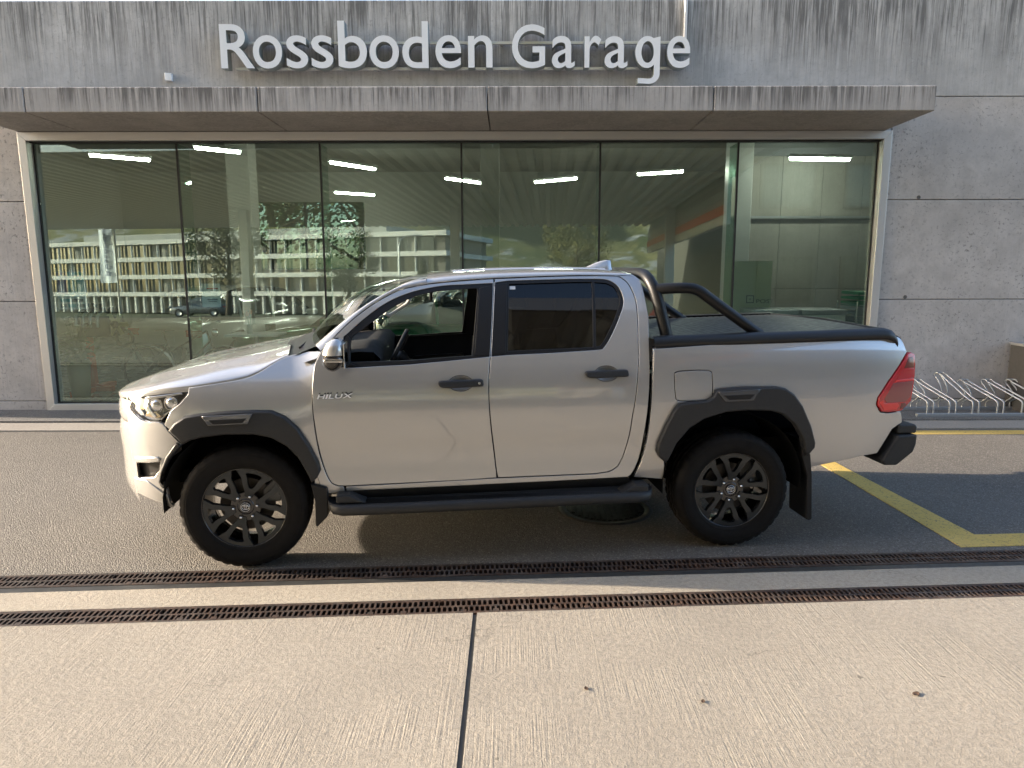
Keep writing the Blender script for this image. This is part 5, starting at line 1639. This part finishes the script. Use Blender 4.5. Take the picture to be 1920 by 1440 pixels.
# generic cars (seen behind the glass and mirrored in it)
def car(name, label, cat, loc, rz, col, suv=False, group=None):
    t = thing(name, label, cat, loc, rz, group)
    mp = plain(name + '_paint', col, .28, .3, 1.0)
    h = 1.66 if suv else 1.46
    zb = 1.02 if suv else .90
    w = .91 if suv else .87
    g = MB()
    rows = []
    for x, z, k in ((-2.15, .55, .70), (-2.12, .68, .84), (-1.95, zb - .20, .93), (-1.3, zb - .10, .99), (-.75, zb - .03, 1.0), (0, zb, 1.0), (1.2, zb + .02, 1.0), (1.85, zb + .03, .97), (2.08, zb - .02, .90), (2.15, .75, .84), (2.14, .50, .78)):
        ww = w * k
        rows.append([(x, -ww * .93, .26), (x, -ww, .38), (x, -ww * 1.01, min(z - .05, .60)), (x, -ww * .98, z - .05), (x, -ww * .92, z), (x, -ww * .45, z + .025), (x, 0, z + .03), (x, ww * .45, z + .025), (x, ww * .92, z), (x, ww * .98, z - .05), (x, ww * 1.01, min(z - .05, .60)), (x, ww, .38), (x, ww * .93, .26)])
    g.grid(rows, True, flip=True)
    body = g.build('body', mp, t)
    rear = 1.95 if suv else 1.70
    g = MB()
    rows = []
    for x, z in ((-.85, zb - .02), (-.45, zb + (h - zb) * .52), (-.12, h - .06), (.2, h - .02), (1.0, h - .03), (rear - .35, h - .09), (rear - .1, zb + (h - zb) * .45), (rear + .08, zb)):
        f = (z - zb) / (h - zb)
        ww = w * (.92 - .20 * f)
        rows.append([(x, -w * .90, zb - .01 if f > .05 else z - .01), (x, -ww, z), (x, -ww * .5, z + .015), (x, 0, z + .02), (x, ww * .5, z + .015), (x, ww, z), (x, w * .90, zb - .01 if f > .05 else z - .01)])
    g.grid(rows, True, flip=True)
    g.build('windows', M_INS, t)
    g = MB()
    g.grid([[(x, u * w * .70, h - dz + .035 - .02 * u * u) for u in (-1, -.9, -.5, 0, .5, .9, 1)] for x, dz in ((-.18, .085), (.0, .04), (.3, .015), (1.0, .025), (rear - .45, .07), (rear - .3, .12))], True, flip=True)
    g.build('roof', mp, t)
    for s in (-1, 1):
        g = MB()
        for x in (.38, 1.18):
            g.tube([(x, s * w * .915, zb - .01), (x - .06, s * w * .725, h - .05)], .028, 6)
        g.build('pillar', mp, t)
        for x, c_ in ((-2.09, M_CHROME), (2.10, M_RED)):
            MB().box(x - .05, x + .05, s * .50, s * .78, .68, .80).build('headlight' if x < 0 else 'tail_light', c_, t, .02)
        MB().box(-.62, -.45, s * w * .98, s * (w + .16), zb + .0, zb + .11).build('door_mirror', mp, t, .03)
    MB().box(2.13, 2.165, -.26, .26, .60, .71).build('number_plate', M_WHITE, t)
    wr = .36 if suv else .32
    me = MB().lathe([(wr * .66, -.1), (wr * .9, -.11), (wr, -.08), (wr, .08), (wr * .9, .11), (wr * .66, .1)], 28).mesh('tyre'); me.materials.append(M_TYRE)
    mr = MB().lathe([(.0, -.085), (.05, -.09), (wr * .62, -.075), (wr * .67, -.1), (wr * .67, .08)], 20).mesh('rim'); mr.materials.append(M_GALV)
    for x in (-1.33, 1.33):
        for s in (-1, 1):
            o = bpy.data.objects.new('wheel', me); link(o, t); o.location = (x, s * (w - .10), wr)
            if s > 0: o.rotation_euler = (0, 0, math.pi)
            q = bpy.data.objects.new('rim', mr); link(q, o)
    return t
car('estate_car', 'pale estate car in the showroom, tail and number plate behind the bicycle', 'car', (-4.9, 13.6, .03), R_(-112), (.70, .71, .70))
car('saloon_car', 'deep green saloon car in the showroom right of the pale estate', 'car', (-2.25, 11.9, .03), R_(-4), (.012, .15, .06))

# notices, vase, freezers, roll container
def board(name, label, cat, x0, x1, z0, z1, y, mats, rows_):
    t = thing(name, label, cat, (x0, y, z0))
    MB().box(0, x1 - x0, 0, .012, 0, z1 - z0).build('sheet', mats, t)
    for (a, c, d, e, mm) in rows_:
        MB().box(a * (x1 - x0), c * (x1 - x0), -.003, -.0005, d * (z1 - z0), e * (z1 - z0)).build('print', mm, t)
    return t
M_TEAL = plain('print_teal', (.16, .42, .45), .6); M_MAUV = plain('print_mauve', (.30, .22, .36), .6); M_INK = plain('print_grey', (.16, .17, .19), .6); M_PALE = plain('paper', (.68, .71, .73), .6)
board('poster', 'teal and mauve poster taped inside the left end of the shop window', 'poster', -5.80, -5.44, 1.30, 1.78, 9.17, M_PALE,
      [(.02, .40, .40, .98, M_MAUV), (.40, .98, .40, .98, M_TEAL), (.55, .9, .86, .9, M_PALE), (.5, .92, .78, .81, M_PALE), (.08, .3, .05, .14, M_INK), (.36, .62, .05, .14, M_TEAL), (.68, .94, .05, .14, M_INK), (.1, .44, .2, .28, M_TEAL), (.5, .9, .2, .28, M_INK)])
board('info_board', 'white printed info sheet standing behind the second window pane', 'notice', -4.02, -3.78, 1.32, 1.62, 9.32, M_PALE, [(.3, .9, .76, .82, plain('print_red', (.45, .08, .08), .6)), (.2, .5, .62, .66, M_INK), (.3, .85, .3, .34, M_INK), (.35, .8, .22, .25, M_INK)])
ns = board('sunlit_patch_board', 'tall pale panel standing in for a sunlit patch right of the roll bar', 'sign', 3.28, 3.86, .9, 1.90, 10.6, plain('sunlit_patch_cream', (.72, .74, .58), .6), [])  # the sunlit patch is put into this panel's pale colour
t = thing('post_logo', 'small dark square logo and the word post on the window', 'sticker', (3.02, 9.155, 1.36))
g = MB()
for q in ((0, .10, 0, .012), (0, .10, .088, .10), (0, .012, .012, .088), (.088, .10, .012, .088)): g.box(q[0], q[1], -.002, 0, q[2], q[3])
g.box(.042, .058, -.002, 0, .042, .058)
g.build('square', M_INK, t)
fit_text('POST', 'word', .13, .36, 0.0, .05, -.002, 0, [M_INK], t)
def freezer(x, label, stick):
    t = thing('chest_freezer', label, 'freezer', (x, 10.0, .03), 0, 'chest freezers')
    MB().box(0, .62, 0, .6, .0, 1.12).build('body', M_WHITE, t, .02)
    MB().box(-.01, .63, -.01, .61, 1.12, 1.19).build('lid', M_GALV, t, .012)
    if stick == 'warn':
        g = MB(); g.prism([(.36, .90), (.50, .90), (.43, 1.02)], -.004, -.001, 'y'); g.build('warning_triangle', plain('warning_orange', (.6, .25, .04), .5), t)
        MB().lathe([(.045, -.004), (.06, -.004), (.06, -.001), (.045, -.001), (.045, -.004)], 24, Matrix.Translation((.24, 0, .96))).build('warning_ring', plain('warning_red', (.5, .06, .05), .5), t)
    else:
        MB().box(.32, .50, -.004, -.001, .72, 1.02).build('yellow_notice', plain('notice_yellow', (.55, .42, .03), .5), t)
freezer(3.42, 'white chest freezer with warning signs behind the roll bar', 'warn')
freezer(4.10, 'white chest freezer with a yellow notice in the shop window', 'yel')
rc = thing('roll_container', 'wire roll container of stacked crates at the right end of the window', 'roll container', (4.86, 10.0, .03))
g = MB()
for x in (0, .42, .84):
    for y in (0, .6): g.tube([(x, y, .12), (x, y, 1.30)], .011, 6)
for z in [.15 + .135 * k for k in range(9)]:
    g.tube([(0, 0, z), (.84, 0, z)], .005, 5); g.tube([(0, .6, z), (.84, .6, z)], .005, 5); g.tube([(0, 0, z), (0, .6, z)], .005, 5); g.tube([(.84, 0, z), (.84, .6, z)], .005, 5)
for k in range(1, 8): g.tube([(.105 * k, 0, .15), (.105 * k, 0, 1.25)], .004, 5)
g.build('cage', M_CHROME, rc)
MB().box(0, .84, 0, .6, .10, .14).build('base', M_GALV, rc)
M_GRN = plain('crate_green', (.02, .22, .09), .4)
M_CRT = plain('crate_grey', (.30, .34, .34), .5)
for c_, (x, lab) in enumerate(((.03, 'left'), (.44, 'right'))):
    for k in range(6):
        z = .15 + k * .215
        top = k == 5
        t = thing('crate', '%s crate %s in the %s stack of the roll container' % ('green lidded' if top else 'grey slatted', ('on top' if top else ['at the bottom', 'second from the bottom', 'third from the bottom', 'third from the top', 'second from the top'][k]), lab), 'crate', (4.86 + x, 10.03, .03 + z), 0, 'crates in the roll container')
        g = MB()
        g.box(0, .37, 0, .54, 0, .015)
        for hh in (.03, .10, .17):
            g.box(0, .37, 0, .012, hh, hh + .035); g.box(0, .37, .528, .54, hh, hh + .035); g.box(0, .012, .012, .528, hh, hh + .035); g.box(.358, .37, .012, .528, hh, hh + .035)
        for xx in (0, .18, .358): g.box(xx, xx + .012, -.001, .011, .015, .205)
        if top: g.box(0, .37, 0, .54, .205, .212)
        g.build('box', M_GRN if top else M_CRT, t)
dk = thing('side_table', 'small white table behind the bonnet carrying a tulip vase', 'table', (-3.55, 9.9, .03))
MB().box(-.35, .35, -.25, .25, .86, .89).build('top', M_WHITE, dk, .005)
MB().tube([(0, 0, 0), (0, 0, .86)], .03, 10).build('leg', M_GALV, dk)
MB().lathe([(.0, 0), (.22, 0), (.22, .015), (.0, .02)], 24, Matrix.Rotation(R_(90), 4, 'X')).build('foot', M_GALV, dk)
vs_ = thing('flower_vase', 'glass vase with two salmon pink tulips behind the bonnet', 'vase', (-3.62, 9.85, .92))
MB().lathe([(.0, 0), (.035, 0), (.04, .06), (.03, .12), (.036, .13)], 16, Matrix.Rotation(R_(90), 4, 'X')).build('glass', M_WHITE, vs_)
for dx, h in ((-.02, .24), (.03, .27)):
    MB().tube([(0, 0, .05), (dx, 0, h)], .004, 5).build('stem', M_GRN, vs_)
    MB().lathe([(.0, -.035), (.02, -.02), (.024, .01), (.012, .035), (.0, .03)], 10, Matrix.Translation((dx, 0, h + .03)) @ Matrix.Rotation(R_(90), 4, 'X')).build('bloom', plain('tulip_pink', (.62, .22, .16), .6) if dx < 0 else bpy.data.materials['tulip_pink'], vs_)

# ------------------------------------------------------------------ behind the camera: fuel canopy over the forecourt
M_RIB = plain('coated_trapezoid_sheet', (.82, .82, .78), .45, .0, var=.08, scale=1)
fc = thing('fuel_canopy', 'large flat filling station canopy with ribbed metal underside over the forecourt', 'canopy', (0, 0, 0), DR)
U0, U1, V0, V1, ZC = -26.9, 6.2, -20.6, 1.7, 4.82
g = MB()
prof = []
u = U0
while u < U1 - .3:
    prof += [(u, ZC), (u + .17, ZC), (u + .215, ZC + .14), (u + .375, ZC + .14)]
    u += .42
prof.append((u, ZC))
g.grid([[(p[0], V0, p[1]) for p in prof], [(p[0], V1 - .05, p[1]) for p in prof]], False)
g.build('ribbed_sheet', M_RIB, fc)
MB().box(U0, U1, V0, V1, ZC + .15, ZC + .42).build('roof_deck', M_GREYP, fc)
MB().box(U0, U1 + .02, V1 - .04, V1 + .03, ZC - .12, ZC + .45).build('front_fascia', M_ALU, fc)
MB().box(U1 + .021, U1 + .09, V0, V1, ZC - .10, ZC + .45).build('side_fascia', M_ALU, fc)
g = MB()
g.prism([(U1 - .05, 3.42), (U1 + .10, 3.42), (U1 + .10, 4.72), (U1 + .02, 4.72), (U1 - .06, 4.45), (U1 - .02, 4.2), (U1 - .08, 4.02)], V0, -3.6, 'y')
g.build('hanging_fascia', plain('fascia_grey', (.42, .43, .43), .45), fc)
MB().box(U1 - .10, U1 - .085, V0, -3.62, 3.72, 4.0).build('orange_stripe', plain('stripe_orange', (.75, .13, .015), .4), fc)
MB().box(U1 - .075, U1 - .055, V0, -3.62, 3.44, 3.70).build('white_stripe', M_WHITE, fc)
for (x, y) in ((-21, -12), (-12, -12), (-3, -12), (5.9, -12)):
    MB().box(x - .18, x + .18, y - .18, y + .18, 0, ZC + .1).build('post', M_ALU, fc, .01)
# ------------------------------------------------------------------ across the street
M_OFC = concrete('office_concrete', (.78, .78, .76), .15, .1, blotch=.4)
M_OGL = plain('office_glass', (.03, .04, .045), .08, 0, .5)
M_BLIND = plain('window_blind', (.30, .29, .26), .8)
ofc = thing('office_building', 'long pale office block with white floor bands mirrored in the shop window', 'building', (-90.8, -119.4, -2.7), R_(20))
WX, FL = 86.0, [0, 3.3, 6.35, 9.4, 12.4]
MB().box(.4, WX - .4, -18, -1.2, 0, 12.4).build('core', plain('core_brown', (.16, .15, .13), .9), ofc)
for i in range(1, 5):
    MB().box(-.6, WX + .6, -18.6, .5, FL[i] - .35, FL[i] + .38).build('floor_band', M_OFC, ofc)
MB().box(8, WX - 12, -14, -4, 12.8, 14.2).build('roof_house', plain('roof_house', (.30, .31, .30), .8), ofc)
wm = MB().box(0, 2.55, -.1, 0, 0, 2.3).mesh('window'); wm.materials.append(M_OGL)
bm2 = MB().box(0, 1.5, .01, .06, 0, 2.28).mesh('blind'); bm2.materials.append(M_BLIND)
mu = MB().box(-.08, .08, -.2, .2, 0, 2.34).mesh('mullion'); mu.materials.append(M_OFC)
r2 = random.Random(3)
for i in range(1, 4):
    for k in range(28):
        o = bpy.data.objects.new('window', wm); link(o, ofc); o.location = (.3 + k * 3.0, -.95, FL[i] + .38)
        if r2.random() < .45:
            q = bpy.data.objects.new('blind', bm2); link(q, o); q.location = (r2.choice((0, 1.0)), 0, 0)
        o = bpy.data.objects.new('mullion', mu); link(o, ofc); o.location = (.12 + k * 3.0, -.2, FL[i] + .38)
for k in range(43):
    MB().box(.2 + k * 2.0, .6 + k * 2.0, -.4, .1, 0, 2.95).build('colonnade_post', M_OFC, ofc)

# unseen block added to the right behind the camera to darken the glass reflection
shp = thing('reflection_dark_block', 'dark grey two-storey block added to darken the reflection at the right end of the window', 'building', (9.6, -13, 0))
M_BLOCK = plain('dark_render', (.10, .098, .09), .9, var=.1, scale=1)
MB().box(0, 26, -16, 0, -.4, 8.6).build('wall', M_BLOCK, shp)
MB().box(-.3, 26.3, -16.3, .3, 8.6, 8.95).build('roof_edge', M_GALV, shp)
for k in range(6):
    for z in (1.0, 4.9):
        f = MB().box(1.0 + k * 3.6, 3.4 + k * 3.6, .001, .06, z, z + 1.9).build('window', M_BPLAS, shp)
        MB().box(1.1 + k * 3.6, 3.3 + k * 3.6, .06, .07, z + .1, z + 1.8).build('pane', M_OGL, f)
# hillside beyond
from mathutils import noise as mnoise
m = NT('alpine_hillside')
v = m.pos()
n1 = m.noise(v, .022, 7, .62, .6)
c = m.mix(m.ramp(n1, [(.36, 0.), (.62, 1.)]), (.10, .13, .05), (.34, .29, .12))
rk = m.noise(m.pos((1, 1, 2.2)), .075, 8, .7, .8)
c = m.mix(m.ramp(rk, [(.54, 0.), (.60, 1.)]), c, (.50, .48, .45))
fo_ = m.noise(v, .012, 4, .5)
c = m.mix(m.ramp(fo_, [(.55, 0.), (.60, 1.)]), c, (.028, .042, .022))
m.color(c); m.set(Roughness=.95); m.bump(rk, .8, 2.0)
b = MB()
rows = []
for j in range(46):
    y = -150 - j * 24
    row = []
    for i in range(70):
        x = -620 + i * 18
        d = -150 - y
        base = -3.0 + d * .10 + (d / 300) ** 2 * 75 * (1 + .25 * math.sin(x / 170 + .6))
        left = max(0, (-30 - x) / 260)
        base += left * d * .28
        nz = mnoise.fractal(Vector((x / 130, y / 130, 0)), 1.0, 2.0, 6)
        row.append((x, y, base + nz * (4 + d * .06)))
    rows.append(row)
b.grid(rows, True, flip=True)
tag(b.build('hillside', m.m), kind='structure')

# trees: trunk with limbs and a crown of small leaf faces
def tree(name, label, loc, h, r, cols, seed, conifer=False, group='trees across the street'):
    t = thing(name, label, 'tree', loc, 0, group)
    q = random.Random(seed)
    g = MB()
    g.tube([(0, 0, 0), (.03 * h, .01 * h, h * .35), (.02 * h, 0, h * (.9 if conifer else .7))], [h * .025, h * .018, h * .006], 7)
    tips = []
    for k in range(14):
        a = q.uniform(0, 6.28); z0 = h * q.uniform(.22, .62); L = r * q.uniform(.5, .95)
        e = (L * math.cos(a), L * math.sin(a), z0 + L * q.uniform(.2, .8))
        g.tube([(.02 * h, 0, z0), (e[0] * .5, e[1] * .5, z0 + (e[2] - z0) * .6), e], [h * .010, h * .006, h * .002], 5, cap=False)
        tips.append(e)
    g.build('trunk', plain('bark_' + name, (.07, .055, .04), .9) if 'bark_' + name not in bpy.data.materials else bpy.data.materials['bark_' + name], t)
    vs2, fs2 = [], []
    cl = []
    for k in range(46):
        while True:
            p = Vector((q.uniform(-1, 1), q.uniform(-1, 1), q.uniform(-1, 1)))
            if p.length < 1: break
        if conifer:
            zz_ = q.uniform(0, 1)
            rr = r * (1 - zz_) + .15
            a = q.uniform(0, 6.28)
            cl.append((Vector((rr * math.cos(a) * q.uniform(.4, 1), rr * math.sin(a) * q.uniform(.4, 1), h * (.12 + .86 * zz_))), .18 * r + .2))
        else:
            cl.append((Vector((p.x * r, p.y * r, h * .62 + p.z * h * .36)), r * q.uniform(.22, .38)))
    for (c0, cr) in cl:
        for k in range(120):
            d = Vector((q.gauss(0, 1), q.gauss(0, 1), q.gauss(0, 1))).normalized() * cr * q.uniform(.4, 1.05)
            p = c0 + d
            nrm_ = (d.normalized() + Vector((q.gauss(0, .5), q.gauss(0, .5), q.gauss(0, .5)))).normalized()
            u_ = nrm_.orthogonal().normalized() * h * q.uniform(.007, .015)
            w_ = nrm_.cross(u_)
            n_ = len(vs2)
            vs2 += [tuple(p - u_), tuple(p - w_ * .6), tuple(p + u_), tuple(p + w_ * .6)]
            fs2.append((n_, n_ + 1, n_ + 2, n_ + 3))
    mt = NT('leaves_' + name + str(seed))
    oi = mt.n('NewGeometry')
    mt.color(mt.mix(oi.outputs['Random Per Island'], cols[0], cols[1])); mt.set(Roughness=.7)
    MB().add(vs2, fs2).build('crown', mt.m, t)
tree('birch_tree', 'yellow green bushy tree mirrored above the pickup roof', (4.0, -27, -.1), 6.4, 2.2, ((.05, .06, .012), (.17, .15, .03)), 1)
tree('maple_tree', 'leafy tree mirrored behind the first window joint', (-19.5, -31, -.3), 8.0, 2.8, ((.035, .045, .015), (.12, .11, .03)), 2)
tree('maple_tree', 'darker leafy tree mirrored above the bonnet', (-16.0, -52, -1), 9.0, 3.0, ((.02, .035, .012), (.07, .085, .025)), 3)
tree('spruce_tree', 'dark conical spruce mirrored at the right corner of the office block', (-9.5, -60, -1.5), 6.0, 1.6, ((.012, .024, .012), (.035, .05, .02)), 4, True)
tree('garden_tree', 'green tree beyond the back window of the showroom left of its middle', (-9.8, 29, -.3), 9.5, 3.6, ((.04, .08, .02), (.12, .20, .05)), 5)
tree('garden_tree', 'green tree beyond the back window of the showroom right of its middle', (-6.6, 31, -.3), 9.0, 3.6, ((.05, .09, .02), (.15, .22, .06)), 6)
# flag banner
fb = thing('flag_banner', 'pale blue vertical flag banner mirrored at the left of the window', 'flag', (-22.0, -22.0, -.3), R_(24))
MB().tube([(0, 0, 0), (0, 0, 8.5)], .05, 10).build('pole', M_WHITE, fb)
g = MB()
g.grid([[(-1.35 + 1.27 * i / 10, .06 * math.sin(i * .9 + z), z) for i in range(11)] for z in [2.2 + .35 * k for k in range(18)]], True)
bo = g.build('cloth', plain('flag_blue', (.62, .70, .82), .7), fb)
tx = fit_text('Rossboden Garage', 'lettering', -2.4, 2.4, -.22, .22, -.02, 0, [plain('flag_navy', (.05, .08, .2), .7)], fb)
tx.rotation_euler = (Matrix.Rotation(math.pi, 4, 'Z') @ Matrix.Rotation(R_(-90), 4, 'Y')).to_euler()
tx.location = (-.70, .085, 5.0)
# street lamp, traffic sign, parked cars
sl = thing('street_lamp', 'tall curved street lamp mirrored in the third window pane', 'street lamp', (-9.0, -40, -.8))
MB().tube([(0, 0, 0), (0, 0, 5.6), (.15, 0, 6.2), (.6, 0, 6.5), (1.3, 0, 6.55)], [.08, .06, .05, .045, .04], 10).build('pole', M_GALV, sl)
MB().box(1.2, 1.9, -.12, .12, 6.48, 6.6).build('lamp_head', M_GALV, sl, .03)
ts = thing('crossing_sign', 'blue pedestrian crossing sign mirrored behind the driver window', 'traffic sign', (-3.4, -27, -.2))
MB().tube([(0, 0, 0), (0, 0, 2.9)], .035, 8).build('post', M_GALV, ts)
MB().box(-.32, .32, .03, .05, 2.2, 2.85).build('plate', plain('sign_blue', (.03, .12, .45), .4), ts)
MB().prism([(-.24, 2.30), (.24, 2.30), (0, 2.74)], .051, .056, 'y').build('triangle', M_WHITE, ts)
car('parked_car', 'grey parked saloon mirrored small in the first window pane', 'car', (-23.5, -36, -.55), R_(4), (.18, .19, .20), group='parked cars across the forecourt')
car('parked_car', 'dark parked car mirrored under the office block', 'car', (-12, -40, -.7), R_(-3), (.03, .035, .04), True, group='parked cars across the forecourt')
car('parked_car', 'silver parked car mirrored right of the roll bar', 'car', (8.5, -34, -.5), R_(10), (.45, .46, .47), group='parked cars across the forecourt')
